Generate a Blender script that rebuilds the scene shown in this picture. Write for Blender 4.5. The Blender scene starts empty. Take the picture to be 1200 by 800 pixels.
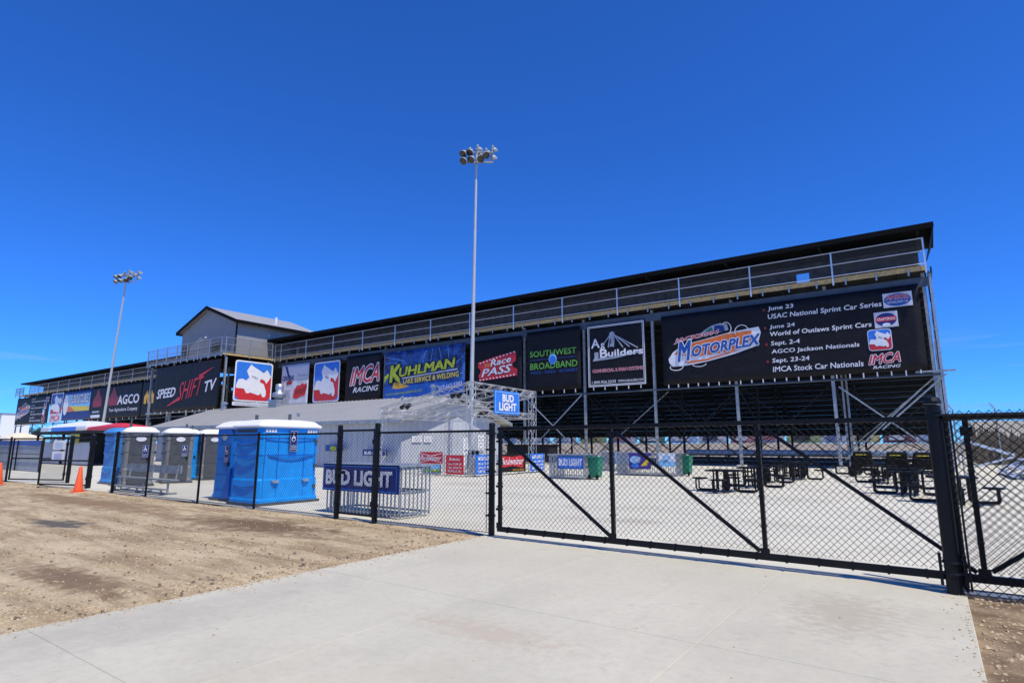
import bpy, math, random
import numpy as np
from mathutils import Vector, Matrix, noise
R = math.radians
random.seed(7)
S = bpy.context.scene
COL = S.collection

# ------------------------------------------------------------------ camera, sky, sun, exposure
cam = bpy.data.cameras.new('camera'); cam.sensor_width = 36; cam.lens = 682/1200*36
cam.clip_start = .1; cam.clip_end = 6000
co = bpy.data.objects.new('camera', cam); COL.objects.link(co); S.camera = co
co.location = (0, 0, 1.65); co.rotation_euler = (R(100), 0, R(35.4))

SUN_EL, SUN_ROT = R(62), R(107)
W = bpy.data.worlds.new("World"); S.world = W; W.use_nodes = True
nt = W.node_tree
sky = nt.nodes.new('ShaderNodeTexSky'); sky.sky_type = 'NISHITA'; sky.sun_disc = False
sky.sun_elevation = SUN_EL; sky.sun_rotation = SUN_ROT
sky.altitude = 2000; sky.air_density = 1.0; sky.dust_density = 0.0; sky.ozone_density = 5.0
tint = nt.nodes.new('ShaderNodeMixRGB'); tint.blend_type = 'MULTIPLY'; tint.inputs[0].default_value = 1; tint.inputs[2].default_value = (.33, .98, 2.05, 1)
nt.links.new(sky.outputs[0], tint.inputs[1])
# thin wisps of cloud low over the horizon
tc = nt.nodes.new('ShaderNodeTexCoord'); mp_ = nt.nodes.new('ShaderNodeMapping'); mp_.inputs['Scale'].default_value = (2.2, 2.2, 26)
nt.links.new(tc.outputs['Generated'], mp_.inputs[0])
cn = nt.nodes.new('ShaderNodeTexNoise'); cn.inputs['Scale'].default_value = 1.6; cn.inputs['Detail'].default_value = 7; cn.inputs['Roughness'].default_value = .6
nt.links.new(mp_.outputs[0], cn.inputs['Vector'])
sx = nt.nodes.new('ShaderNodeSeparateXYZ'); nt.links.new(tc.outputs['Generated'], sx.inputs[0])
def rng(sock, a, b, c, d):
    n = nt.nodes.new('ShaderNodeMapRange'); n.interpolation_type = 'SMOOTHSTEP'
    for i, v in enumerate((a, b, c, d)): n.inputs[i+1].default_value = v
    nt.links.new(sock, n.inputs[0]); return n.outputs[0]
def mul(p, q):
    n = nt.nodes.new('ShaderNodeMath'); n.operation = 'MULTIPLY'; nt.links.new(p, n.inputs[0]); nt.links.new(q, n.inputs[1]); return n.outputs[0]
cl = mul(mul(rng(sx.outputs[2], .01, .05, 0, 1), rng(sx.outputs[2], .09, .17, 1, 0)), rng(cn.outputs['Fac'], .54, .74, 0, .38))
cm = nt.nodes.new('ShaderNodeMixRGB'); cm.inputs[2].default_value = (5.2, 6.2, 8.0, 1); nt.links.new(cl, cm.inputs[0]); nt.links.new(tint.outputs[0], cm.inputs[1])
nt.links.new(cm.outputs[0], nt.nodes['Background'].inputs[0])
nt.nodes['Background'].inputs[1].default_value = .1
sd = Vector((math.sin(SUN_ROT)*math.cos(SUN_EL), math.cos(SUN_ROT)*math.cos(SUN_EL), math.sin(SUN_EL)))
sl = bpy.data.lights.new('sun', 'SUN'); sl.energy = 4.6; sl.angle = R(.5); sl.color = (1, .93, .77)
so = bpy.data.objects.new('sun', sl); COL.objects.link(so); so.location = (20, -20, 60)
so.rotation_euler = sd.to_track_quat('Z', 'Y').to_euler()
S.view_settings.view_transform = 'Standard'; S.view_settings.look = 'None'
S.view_settings.exposure = 0; S.view_settings.gamma = 1

# ------------------------------------------------------------------ materials
def mat(name, col, rough=.6, metal=0., var=.12, scale=2.5, bump=0., bscale=40., spec=.5, coat=0., col2=None, thr=(.45, .6)):
    m = bpy.data.materials.new(name); m.use_nodes = True; t = m.node_tree; L = t.links
    b = t.nodes['Principled BSDF']; b.inputs['Roughness'].default_value = rough; b.inputs['Metallic'].default_value = metal
    b.inputs['Specular IOR Level'].default_value = spec; b.inputs['Coat Weight'].default_value = coat
    g = t.nodes.new('ShaderNodeNewGeometry')
    n = t.nodes.new('ShaderNodeTexNoise'); n.inputs['Scale'].default_value = scale; n.inputs['Detail'].default_value = 5
    L.new(g.outputs['Position'], n.inputs['Vector'])
    r = t.nodes.new('ShaderNodeValToRGB'); e = r.color_ramp.elements
    c2 = col2 or tuple(min(1, c*(1+var)) for c in col); c1 = col if col2 else tuple(c*(1-var) for c in col)
    e[0].position, e[1].position = thr if col2 else (.3, .7)
    e[0].color = (*c1, 1); e[1].color = (*c2, 1)
    L.new(n.outputs['Fac'], r.inputs[0]); L.new(r.outputs[0], b.inputs['Base Color'])
    if name.endswith('print') or name.endswith('vinyl'): bump, bscale = .5, .9
    if bump:
        n2 = t.nodes.new('ShaderNodeTexNoise'); n2.inputs['Scale'].default_value = bscale; n2.inputs['Detail'].default_value = 4
        L.new(g.outputs['Position'], n2.inputs['Vector'])
        bp = t.nodes.new('ShaderNodeBump'); bp.inputs['Strength'].default_value = bump; bp.inputs['Distance'].default_value = .02 if bscale > 2 else .16
        L.new(n2.outputs['Fac'], bp.inputs['Height']); L.new(bp.outputs[0], b.inputs['Normal'])
    return m

def mix_layer(m, col, scale, lo, hi, box=None, detail=6, stretch=(1, 1, 1), amount=1.):
    """Lay a stain of another colour over a material's base colour where a noise passes lo..hi; box = (x, y, radius_x, radius_y) keeps it to one patch."""
    t = m.node_tree; L = t.links; b = t.nodes['Principled BSDF']; src = b.inputs['Base Color'].links[0].from_socket
    g = t.nodes.new('ShaderNodeNewGeometry'); mp = t.nodes.new('ShaderNodeMapping'); mp.inputs['Scale'].default_value = stretch
    L.new(g.outputs['Position'], mp.inputs[0])
    n = t.nodes.new('ShaderNodeTexNoise'); n.inputs['Scale'].default_value = scale; n.inputs['Detail'].default_value = detail; n.inputs['Roughness'].default_value = .65
    L.new(mp.outputs[0], n.inputs['Vector'])
    f = n.outputs['Fac']
    if box:
        s = t.nodes.new('ShaderNodeVectorMath'); s.operation = 'SUBTRACT'; s.inputs[1].default_value = (box[0], box[1], 0); L.new(g.outputs['Position'], s.inputs[0])
        d = t.nodes.new('ShaderNodeVectorMath'); d.operation = 'MULTIPLY'; d.inputs[1].default_value = (1/box[2], 1/box[3], 0); L.new(s.outputs[0], d.inputs[0])
        ln = t.nodes.new('ShaderNodeVectorMath'); ln.operation = 'LENGTH'; L.new(d.outputs[0], ln.inputs[0])
        q = t.nodes.new('ShaderNodeMath'); q.operation = 'MULTIPLY_ADD'; q.inputs[1].default_value = -.5; L.new(ln.outputs['Value'], q.inputs[0]); L.new(f, q.inputs[2])
        f = q.outputs[0]
    mr = t.nodes.new('ShaderNodeMapRange'); mr.inputs[1].default_value = lo; mr.inputs[2].default_value = hi; mr.inputs[4].default_value = amount; L.new(f, mr.inputs[0])
    mx = t.nodes.new('ShaderNodeMixRGB'); mx.inputs[2].default_value = (*col, 1)
    L.new(mr.outputs[0], mx.inputs[0]); L.new(src, mx.inputs[1]); L.new(mx.outputs[0], b.inputs['Base Color'])
    return m

M = {}
M['black'] = mat('black_coated_steel', (.006, .006, .007), .4, var=.2, spec=.25)
M['wire'] = mat('black_wire', (.005, .005, .006), .5, spec=.15)
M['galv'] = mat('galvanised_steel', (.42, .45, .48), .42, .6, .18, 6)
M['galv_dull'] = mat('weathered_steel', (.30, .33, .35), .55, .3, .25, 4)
M['galv_wire'] = mat('galvanised_wire', (.16, .17, .185), .6, .1)
M['pole_zinc'] = mat('mast_zinc', (.50, .52, .53), .45, .25, .06, 3)
M['truss_alu'] = mat('truss_aluminium', (.46, .47, .48), .45, .45, .1, 8)
M['alu'] = mat('bare_aluminium', (.70, .72, .74), .38, .55, .1, 8)
M['white_paint'] = mat('white_paint', (.78, .79, .80), .4, 0, .04, 3)
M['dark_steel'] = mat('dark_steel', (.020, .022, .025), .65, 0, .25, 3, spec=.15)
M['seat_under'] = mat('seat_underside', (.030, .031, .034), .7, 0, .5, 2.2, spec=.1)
M['wood'] = mat('pale_timber', (.52, .36, .15), .7, 0, .3, 5)
M['corr'] = mat('charcoal_sheeting', (.085, .086, .092), .55, 0, .55, 1.3, spec=.3)
M['roof_black'] = mat('black_roof_trim', (.006, .006, .007), .7, spec=.1)
M['siding'] = mat('grey_siding', (.30, .295, .29), .6, 0, .05, 1.5)
M['roof_grey'] = mat('grey_metal_roof', (.38, .375, .36), .45, .15, .05, .8)
M['wall_grey'] = mat('pale_grey_wall', (.46, .49, .54), .6, 0, .04, 2)
M['vinyl_black'] = mat('black_vinyl', (.011, .010, .012), .55, 0, .2, 1, spec=.22)
M['white_print'] = mat('white_print', (.80, .80, .82), .55, 0, .03)
M['grey_print'] = mat('grey_print', (.38, .42, .48), .55, 0, .2, 2)
M['red_print'] = mat('red_print', (.62, .025, .035), .5, 0, .08)
M['darkred_print'] = mat('dark_red_print', (.28, .012, .02), .5, 0, .2, 3)
M['blue_print'] = mat('blue_print', (.018, .085, .36), .5, 0, .1)
M['bright_blue'] = mat('bright_blue_print', (.03, .20, .72), .5, 0, .06)
M['navy_print'] = mat('navy_print', (.012, .03, .19), .5, 0, .15)
M['orange_print'] = mat('orange_print', (.75, .17, .03), .5, 0, .1)
M['gold_print'] = mat('gold_print', (.75, .40, .03), .5, 0, .1)
M['green_print'] = mat('green_print', (.14, .42, .05), .5, 0, .1)
M['lime_print'] = mat('lime_print', (.42, .50, .03), .5, 0, .25, 3)
M['yellow_print'] = mat('yellow_print', (.75, .58, .04), .5, 0, .1)
M['purple_print'] = mat('purple_print', (.06, .03, .25), .5, 0, .2, 5)
M['sky_print'] = mat('pale_blue_print', (.25, .55, .85), .5, 0, .2, 6)
M['stormy_print'] = mat('streaked_blue_print', (.012, .03, .13), .5, 0, .2, 1.4, col2=(.03, .12, .42), thr=(.4, .62))
mix_layer(M['stormy_print'], (.35, .5, .8), 1.3, .6, .74, stretch=(.5, 1, 3.5))
M['stormy_low'] = mat('royal_blue_print', (.012, .10, .45), .5, 0, .25, 1.2)
M['white_faded'] = mat('faded_white_vinyl', (.62, .64, .70), .6, 0, .07, 1)
M['orange_cone'] = mat('orange_plastic', (.85, .11, .02), .45, 0, .08, 10)
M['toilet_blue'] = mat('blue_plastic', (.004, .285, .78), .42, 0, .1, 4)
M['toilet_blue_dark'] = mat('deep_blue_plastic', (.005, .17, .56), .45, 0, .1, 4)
M['toilet_pale'] = mat('pale_blue_plastic', (.05, .24, .56), .5, 0, .12, 4)
M['toilet_grey'] = mat('grey_plastic', (.20, .205, .21), .5, 0, .1, 4)
M['toilet_dark'] = mat('dark_grey_plastic', (.075, .08, .085), .5, 0, .12, 4)
M['toilet_white'] = mat('white_plastic', (.80, .80, .78), .4, 0, .04, 4)
M['green_bin'] = mat('green_plastic', (.008, .20, .11), .45, 0, .1, 5)
M['rubber'] = mat('black_rubber', (.008, .008, .008), .8, spec=.12)
M['fabric_grey'] = mat('grey_windscreen_cloth', (.36, .39, .41), .8, 0, .12, 1.2)
M['fabric_blue'] = mat('blue_cloth', (.05, .14, .42), .8, 0, .15, 2)
M['cream'] = mat('cream_cloth', (.75, .66, .48), .7, 0, .08)
M['leaf'] = mat('tree_leaves', (.035, .075, .02), .7, 0, .4, 1.5)
M['bark'] = mat('tree_bark', (.08, .06, .04), .85, 0, .25, 6)
M['brush'] = mat('dry_brush', (.11, .085, .055), .9, 0, .35, 2)
M['stone'] = mat('crushed_limestone', (.40, .31, .195), .9, 0, .55, 30)
M['stone_dark'] = mat('dark_pebbles', (.13, .105, .08), .9, 0, .4, 60)
M['berm'] = mat('packed_clay', (.27, .23, .18), .9, 0, .15, .3)
M['lens'] = mat('lamp_glass', (.03, .033, .036), .12, 0, .2, 8)
M['pipe_blue'] = mat('blue_grey_paint', (.22, .29, .38), .45, .1, .12, 2)
M['pipe_dark'] = mat('slate_blue_paint', (.065, .085, .11), .5, .1, .2, 2)
M['berm_pale'] = mat('pale_clay', (.36, .33, .27), .9, 0, .12, .2)
M['soil'] = mat('far_field', (.20, .17, .11), .95, 0, .2, .02)

# packed dirt and gravel lot, with damp brown patches and wheel marks
d = mat('dirt', (.37, .28, .155), .95, 0, .15, .9, bump=.9, bscale=26, col2=(.495, .39, .235), thr=(.38, .62))
mix_layer(d, (.60, .50, .34), 21, .54, .62, detail=9, amount=.8)
mix_layer(d, (.58, .48, .33), 60, .55, .62, detail=4, amount=.6)
mix_layer(d, (.15, .11, .075), 48, .60, .66, detail=4, amount=.6)
mix_layer(d, (.25, .17, .09), 2.2, .5, .66, stretch=(.25, 2.4, 1), amount=.6)
mix_layer(d, (.20, .128, .062), 1.1, .47, .60, stretch=(.4, 1.9, 1), amount=.65)
mix_layer(d, (.135, .08, .038), 3.2, .05, .36, box=(-11.6, 7.3, 3.6, 1.1), amount=.95)
mix_layer(d, (.085, .075, .062), 4, .05, .26, box=(-15.6, 5.0, 1.5, .5), amount=.95)
mix_layer(d, (.21, .13, .06), 2.2, .05, .34, box=(-20.5, 7.2, 8, .9), amount=.85)
mix_layer(d, (.15, .09, .045), 4, .05, .34, box=(-9.0, 3.1, 2.2, .45), amount=.8)
mix_layer(d, (.17, .105, .055), 4, .10, .36, box=(-17.5, 3.2, 3, .5), amount=.7)
mix_layer(d, (.17, .125, .09), 24, .60, .70, detail=8, amount=.6)
M['dirt'] = d
M['dirt_brown'] = mat('dirt_brown', (.15, .095, .05), .95, 0, .2, 3, bump=.8, bscale=30, col2=(.30, .215, .125), thr=(.4, .65))
mix_layer(M['dirt_brown'], (.45, .36, .24), 22, .56, .66, detail=8, amount=.7)
c = mat('concrete', (.485, .455, .355), .85, 0, .05, .6, bump=.2, bscale=120, col2=(.565, .53, .42), thr=(.3, .7))
mix_layer(c, (.40, .37, .30), .9, .48, .72, stretch=(1.2, .7, 1), amount=.45)
mix_layer(c, (.36, .34, .28), 12, .45, .75, detail=10, amount=.35)
mix_layer(c, (.44, .38, .30), 3.6, .62, .76, stretch=(.5, 1.8, 1), amount=.3)
mix_layer(c, (.44, .42, .36), 5, .50, .75, stretch=(.3, 1.8, 1), amount=.22)
mix_layer(c, (.60, .59, .57), 30, .60, .72, detail=8, amount=.35)
mix_layer(c, (.38, .355, .29), 1.6, .52, .70, stretch=(3.2, .22, 1), amount=.16, detail=9)
mix_layer(c, (.30, .27, .215), 2.4, .60, .70, detail=9, amount=.30)
mix_layer(c, (.25, .22, .19), 6.5, .715, .75, detail=3, amount=.55)
mix_layer(c, (.33, .27, .20), 7, .16, .40, box=(-.9, 6.9, .9, 1.5), amount=.5, stretch=(1, 1.6, 1))
mix_layer(c, (.42, .33, .24), 9, .18, .40, box=(-3.4, 4.4, 1.6, .5), amount=.45)
mix_layer(c, (.34, .32, .27), 3, .10, .45, box=(-6.2, 3.0, .9, 4), amount=.35)
mix_layer(c, (.40, .36, .25), 2, .05, .45, box=(-2.6, 2.6, 3.2, 1.2), amount=.35)
M['concrete'] = c
M['apron'] = mat('pale_limestone_paving', (.60, .575, .475), .9, 0, .06, .35, bump=.2, bscale=60)
mix_layer(M['apron'], (.40, .37, .30), .45, .50, .70, amount=.55, stretch=(.5, 1.5, 1))
mix_layer(M['apron'], (.30, .27, .22), 9, .58, .70, detail=8, amount=.5)
mix_layer(M['apron'], (.68, .66, .60), 26, .58, .68, detail=8, amount=.5)
mix_layer(M['apron'], (.35, .30, .25), 3, .12, .35, box=(-5.5, 12.5, 1.1, .7), amount=.4)

# ------------------------------------------------------------------ mesh building
class MB:
    def __init__(s): s.v = []; s.f = []
    def box(s, x0, x1, y0, y1, z0, z1):
        b = len(s.v)
        s.v += [(x0, y0, z0), (x1, y0, z0), (x1, y1, z0), (x0, y1, z0), (x0, y0, z1), (x1, y0, z1), (x1, y1, z1), (x0, y1, z1)]
        s.f += [tuple(b+i for i in q) for q in ((3, 2, 1, 0), (4, 5, 6, 7), (0, 1, 5, 4), (1, 2, 6, 5), (2, 3, 7, 6), (3, 0, 4, 7))]
        return s
    def hexa(s, pts):      # eight points: bottom ring, top ring
        b = len(s.v); s.v += [tuple(p) for p in pts]
        s.f += [tuple(b+i for i in q) for q in ((3, 2, 1, 0), (4, 5, 6, 7), (0, 1, 5, 4), (1, 2, 6, 5), (2, 3, 7, 6), (3, 0, 4, 7))]
        return s
    def tube(s, p, q, r, n=6, r2=None):
        p = Vector(p); q = Vector(q); a = (q-p).normalized()
        u = a.orthogonal().normalized(); w = a.cross(u); b = len(s.v); r2 = r if r2 is None else r2
        for c_, rr in ((p, r), (q, r2)):
            for i in range(n):
                t = 2*math.pi*(i+.5)/n; s.v.append(tuple(c_+u*(math.cos(t)*rr)+w*(math.sin(t)*rr)))
        for i in range(n): j = (i+1) % n; s.f.append((b+i, b+j, b+n+j, b+n+i))
        s.f += [tuple(b+i for i in range(n-1, -1, -1)), tuple(b+n+i for i in range(n))]
        return s
    def bar(s, p, q, w, h, up=(0, 0, 1)):   # rectangular bar: w across, h along 'up'
        p = Vector(p); q = Vector(q); a = (q-p).normalized(); up = Vector(up)
        if abs(a.dot(up)) > .99: up = Vector((0, 1, 0))
        x = a.cross(up).normalized(); z = x.cross(a); r = []
        for c_ in (p, q):
            r += [c_-x*w/2-z*h/2, c_+x*w/2-z*h/2, c_+x*w/2+z*h/2, c_-x*w/2+z*h/2]
        return s.hexa(r)
    def path(s, pts, r, n=6, closed=False):
        pts = [Vector(p) for p in pts]; m = len(pts); b = len(s.v); prev = None
        for i, p in enumerate(pts):
            a = pts[(i+1) % m]-p if (closed or i < m-1) else p-pts[i-1]
            c_ = p-pts[i-1] if (closed or i > 0) else a
            t = (a.normalized()+c_.normalized()).normalized()
            u = t.orthogonal().normalized() if prev is None else (prev-t*prev.dot(t)).normalized()
            prev = u; w = t.cross(u)
            for k in range(n):
                g = 2*math.pi*k/n; s.v.append(tuple(p+u*(math.cos(g)*r)+w*(math.sin(g)*r)))
        for i in range(m if closed else m-1):
            j = (i+1) % m
            for k in range(n):
                l = (k+1) % n; s.f.append((b+i*n+k, b+i*n+l, b+j*n+l, b+j*n+k))
        return s
    def lathe(s, prof, n=12, at=(0, 0, 0), axis=None):
        b = len(s.v); at = Vector(at)
        Q = Vector((0, 0, 1)).rotation_difference(Vector(axis)) if axis is not None else None
        for r, z in prof:
            for i in range(n):
                t = 2*math.pi*i/n; p = Vector((r*math.cos(t), r*math.sin(t), z))
                if Q: p = Q @ p
                s.v.append(tuple(at+p))
        for k in range(len(prof)-1):
            for i in range(n):
                j = (i+1) % n; s.f.append((b+k*n+i, b+k*n+j, b+(k+1)*n+j, b+(k+1)*n+i))
        s.f += [tuple(b+i for i in range(n-1, -1, -1)), tuple(b+(len(prof)-1)*n+i for i in range(n))]
        return s
    def prism(s, poly, d):   # poly: 3D points in order; extruded by vector d
        b = len(s.v); n = len(poly); d = Vector(d)
        s.v += [tuple(p) for p in poly]+[tuple(Vector(p)+d) for p in poly]
        s.f += [tuple(b+i for i in range(n-1, -1, -1)), tuple(b+n+i for i in range(n))]
        for i in range(n): j = (i+1) % n; s.f.append((b+i, b+j, b+n+j, b+n+i))
        return s
    def poly(s, pts): b = len(s.v); s.v += [tuple(p) for p in pts]; s.f.append(tuple(range(b, b+len(pts)))); return s
    def build(s, name, m, parent=None, smooth=False, bevel=0):
        off = wloc(parent) if parent else Vector((0, 0, 0))
        me = bpy.data.meshes.new(name); o3 = (off.x, off.y, off.z)
        me.from_pydata([(a-o3[0], b-o3[1], c-o3[2]) for a, b, c in s.v], [], s.f)
        me.materials.append(m); me.update()
        if smooth: me.shade_smooth()
        o = bpy.data.objects.new(name, me); COL.objects.link(o)
        if parent: o.parent = parent
        if bevel:
            bv = o.modifiers.new('bevel', 'BEVEL'); bv.width = bevel; bv.segments = 2; bv.limit_method = 'ANGLE'
        return o

def wloc(o):
    v = Vector((0, 0, 0))
    while o: v += o.location; o = o.parent
    return v
def tag(o, label=None, cat=None, group=None, kind=None):
    for k, v in (('label', label), ('category', cat), ('group', group), ('kind', kind)):
        if v: o[k] = v
    return o
def thing(name, label, cat, loc=(0, 0, 0), group=None):
    o = bpy.data.objects.new(name, None); COL.objects.link(o); o.location = loc; o.empty_display_size = .2
    return tag(o, label, cat, group)
def inst(src, loc=None, parent=None, rot=None, name=None):
    o = src.copy(); COL.objects.link(o)
    if parent is not None: o.parent = parent
    if loc is not None: o.location = loc
    if rot is not None: o.rotation_euler = rot
    return o
def copy_tree(o, loc=None, rz=None, label=None, parent=None):
    c_ = o.copy(); COL.objects.link(c_)
    if parent: c_.parent = parent
    if loc is not None: c_.location = loc
    if rz is not None: c_.rotation_euler = (0, 0, rz)
    if label: c_['label'] = label
    for ch in list(o.children): copy_tree(ch, parent=c_)
    return c_
def repeat(name, mb, m, parent, offs):   # alike parts sharing one mesh: first at offs[0]
    base = mb.build(name, m, None); base.parent = parent; pl = wloc(parent)
    for i, p in enumerate(offs):
        o = base if i == 0 else inst(base)
        o.location = Vector(p)-pl
    return base

# chain-link: crossing diagonal wires in a rectangle that starts at P, runs along unit vector a, rises z0..z1
def chain(mb, P, a, wdt, z0, z1, pitch=.09, r=.0033, n=4):
    P = Vector(P); a = Vector(a); nn = Vector((-a.y, a.x, 0)); h = z1-z0
    for sgn in (1, -1):
        k = int((wdt+h)/pitch)+1
        for i in range(k):
            c_ = (i+.5)*pitch
            x0, x1 = max(0, c_-h), min(wdt, c_)
            if x1-x0 < .02: continue
            za, zb = c_-x0, c_-x1
            if sgn < 0: xa, xb = wdt-x0, wdt-x1
            else: xa, xb = x0, x1
            mb.tube(P+a*xa+nn*(sgn*r)+Vector((0, 0, z0+za)), P+a*xb+nn*(sgn*r)+Vector((0, 0, z0+zb)), r, n)
    return mb

# ------------------------------------------------------------------ printed panels
class Panel:
    """A flat printed sheet: O is its lower left corner, ux its run; print lies a few mm proud of it."""
    def __init__(s, name, label, cat, O, ux, w, h, m, group=None, parent=None, wave=.006, thick=.004, base=.02):
        s.O = Vector(O); s.ux = Vector(ux).normalized(); s.n = s.ux.cross(Vector((0, 0, 1))); s.w = w; s.h = h
        s.wave = wave; s.base = base if wave else .006
        nx = max(2, int(w/.5)) if wave else 1; nz = max(2, int(h/.5)) if wave else 1
        b = MB()
        for side in (0, 1):
            for j in range(nz+1):
                for i in range(nx+1): b.v.append(tuple(s.at(i/nx, j/nz, -thick*side)))
        k = (nx+1)*(nz+1)
        for j in range(nz):
            for i in range(nx):
                q = j*(nx+1)+i
                b.f.append((q, q+1, q+nx+2, q+nx+1)); b.f.append((k+q+nx+1, k+q+nx+2, k+q+1, k+q))
        rim = [i for i in range(nx+1)]+[j*(nx+1)+nx for j in range(1, nz+1)]+[nz*(nx+1)+i for i in range(nx-1, -1, -1)]+[j*(nx+1) for j in range(nz-1, 0, -1)]
        for i in range(len(rim)): a, c_ = rim[i], rim[(i+1) % len(rim)]; b.f.append((a, k+a, k+c_, c_))
        if parent is None:
            s.o = thing(name, label, cat, tuple(s.O), group); b.build('sheet', m, s.o, smooth=bool(wave))
        else: s.o = b.build(name, m, parent, smooth=bool(wave))
        if label and parent is not None: s.o['label'] = label
    def at(s, u, v, d=0.):
        x = u*s.w; z = v*s.h
        wv = s.wave*(math.sin(x*2.3+s.O.x)*.5+math.sin(z*1.9+x*.7)*.5+noise.noise((x*.5+s.O.x, z*.35, 3.1))*1.2) if s.wave else 0
        return s.O+s.ux*x+Vector((0, 0, z))+s.n*(d+wv)
    def poly(s, pts, m, layer=1, name='emblem'):
        b = MB(); dense = []
        for i, p in enumerate(pts):
            q = pts[(i+1) % len(pts)]; L = math.hypot((q[0]-p[0])*s.w, (q[1]-p[1])*s.h); k = max(1, int(L/1.0)) if s.wave else 1
            dense += [(p[0]+(q[0]-p[0])*t/k, p[1]+(q[1]-p[1])*t/k) for t in range(k)]
        return b.poly([s.at(u, v, s.base+.011*layer) for u, v in dense]).build(name, m, s.o)
    def rect(s, u0, v0, u1, v1, m, layer=1, name='emblem'): return s.poly([(u0, v0), (u1, v0), (u1, v1), (u0, v1)], m, layer, name)
    def frame(s, u0, v0, u1, v1, t, m, layer=1, name='border'):
        tu, tv = t/s.w, t/s.h; b = MB()
        for q in ((u0, v0, u1, v0+tv), (u0, v1-tv, u1, v1), (u0, v0+tv, u0+tu, v1-tv), (u1-tu, v0+tv, u1, v1-tv)):
            b.poly([s.at(q[0], q[1], s.base+.011*layer), s.at(q[2], q[1], s.base+.011*layer), s.at(q[2], q[3], s.base+.011*layer), s.at(q[0], q[3], s.base+.011*layer)])
        return b.build(name, m, s.o)
    def round(s, u0, v0, u1, v1, rad, m, layer=1, name='emblem', n=5):
        ru, rv = rad/s.w, rad/s.h; P = []
        for cx, cy, a0 in ((u1-ru, v0+rv, -90), (u1-ru, v1-rv, 0), (u0+ru, v1-rv, 90), (u0+ru, v0+rv, 180)):
            for i in range(n+1): a = R(a0+90*i/n); P.append((cx+ru*math.cos(a), cy+rv*math.sin(a)))
        return s.poly(P, m, layer, name)
    def ellipse(s, u, v, ru, rv, m, layer=1, name='emblem', n=20):
        return s.poly([(u+ru*math.cos(2*math.pi*i/n), v+rv*math.sin(2*math.pi*i/n)) for i in range(n)], m, layer, name)
    def text(s, body, u0, v0, u1, v1, m, layer=2, rise=0., shear=0., bold=.012, out=None, ow=.05, arc=0., taper=0.):
        """Lettering fitted to a box; heavier strokes are the same outline laid again a little to each side."""
        me0 = glyphs(body, shear); vs = np.array([q.co[:2] for q in me0.vertices]); fs = [tuple(q.vertices) for q in me0.polygons]; bpy.data.meshes.remove(me0)
        lo, hi = vs.min(0), vs.max(0); res = None; off0 = wloc(s.o)
        for mm, rad, k, ly in (([(out, bold+ow, 8, layer)] if out else [])+[(m, bold, 4, layer+(1 if out else 0))]):
            b = MB(); sh = [(0, 0)]+[(rad*math.cos(2*math.pi*(i+.5)/k), rad*math.sin(2*math.pi*(i+.5)/k)) for i in range(k)]
            for i, (dx, dy) in enumerate(sh):
                n0 = len(b.v)
                for x, y in vs:
                    a = (x+dx-lo[0])/(hi[0]-lo[0]); t = (y+dy-lo[1])/(hi[1]-lo[1])*(1-taper*a)
                    b.v.append(tuple(s.at(u0+(u1-u0)*a, v0+(v1-v0)*t+rise*a+arc*4*a*(1-a), s.base+.011*ly-.0006*i)))
                b.f += [tuple(n0+q for q in f) for f in fs]
            res = b.build('lettering', mm, s.o)
        return res
    def ties(s, k, top=True):
        b = MB()
        for i in range(k):
            p = s.at((i+.5)/k, 0); b.box(p.x-.035, p.x+.035, p.y-.03, p.y+.03, p.z-.2-.12*random.random(), p.z+.03)
        o = b.build('tie', M['white_faded'], s.o); return tag(o, kind='stuff')

def glyphs(body, shear):
    cu = bpy.data.curves.new('lettering', 'FONT'); cu.body = body; cu.shear = shear; cu.resolution_u = 2
    ob = bpy.data.objects.new('lettering', cu); me = bpy.data.meshes.new_from_object(ob)
    bpy.data.objects.remove(ob); bpy.data.curves.remove(cu)
    return me

CAR = [(.03, .30), (.02, .37), (.08, .53), (.20, .555), (.28, .51), (.37, .60), (.29, .77), (.40, .955), (.45, .91), (.77, .75), (.86, .85), (.99, .67),
       (.86, .47), (.80, .56), (.69, .59), (.67, .50), (.79, .455), (.81, .40), (.86, .28), (.87, .17), (.83, .10), (.76, .12), (.73, .20), (.66, .15), (.41, .21), (.38, .185), (.31, .185), (.24, .30)]
def sprint_emblem(p, u0, v0, u1, v1, layer=1, rad=.35):
    """White silhouette of a winged open-wheel racer on a blue over red rounded sign."""
    U = lambda a: u0+(u1-u0)*a
    V = lambda a: v0+(v1-v0)*a
    p.round(u0, v0, u1, v1, rad, M['white_print'], layer)
    du = .035
    p.round(U(du), V(du), U(1-du), V(1-du), rad*.8, M['bright_blue'] if layer < 5 else M['blue_print'], layer+1)
    lo = [(du, .14), (.14, du), (.86, du), (1-du, .14), (1-du, .66), (.66, .63), (.55, .33), (du, .33)]
    p.poly([(U(a), V(b)) for a, b in lo], M['red_print'], layer+2)
    p.poly([(U(.03+a*.94), V(.03+b*.94)) for a, b in CAR], M['white_print'], layer+3)
    p.text('WORLD', U(.44), V(.60), U(.60), V(.66), M['navy_print'], layer+4, rise=-.05*(v1-v0))
def imca(p, u0, v0, u1, v1, layer=1):
    h = v1-v0
    p.text('IMCA', u0+.05*(u1-u0), v0+.27*h, u1, v0+.86*h, M['red_print'], layer, rise=.10*h, shear=.35, bold=0.020, out=M['white_print'], ow=.045)
    p.text('RACING', u0+.16*(u1-u0), v0, u1, v0+.18*h, M['white_print'], layer, shear=.3, bold=0.020, rise=.03*h)

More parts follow.
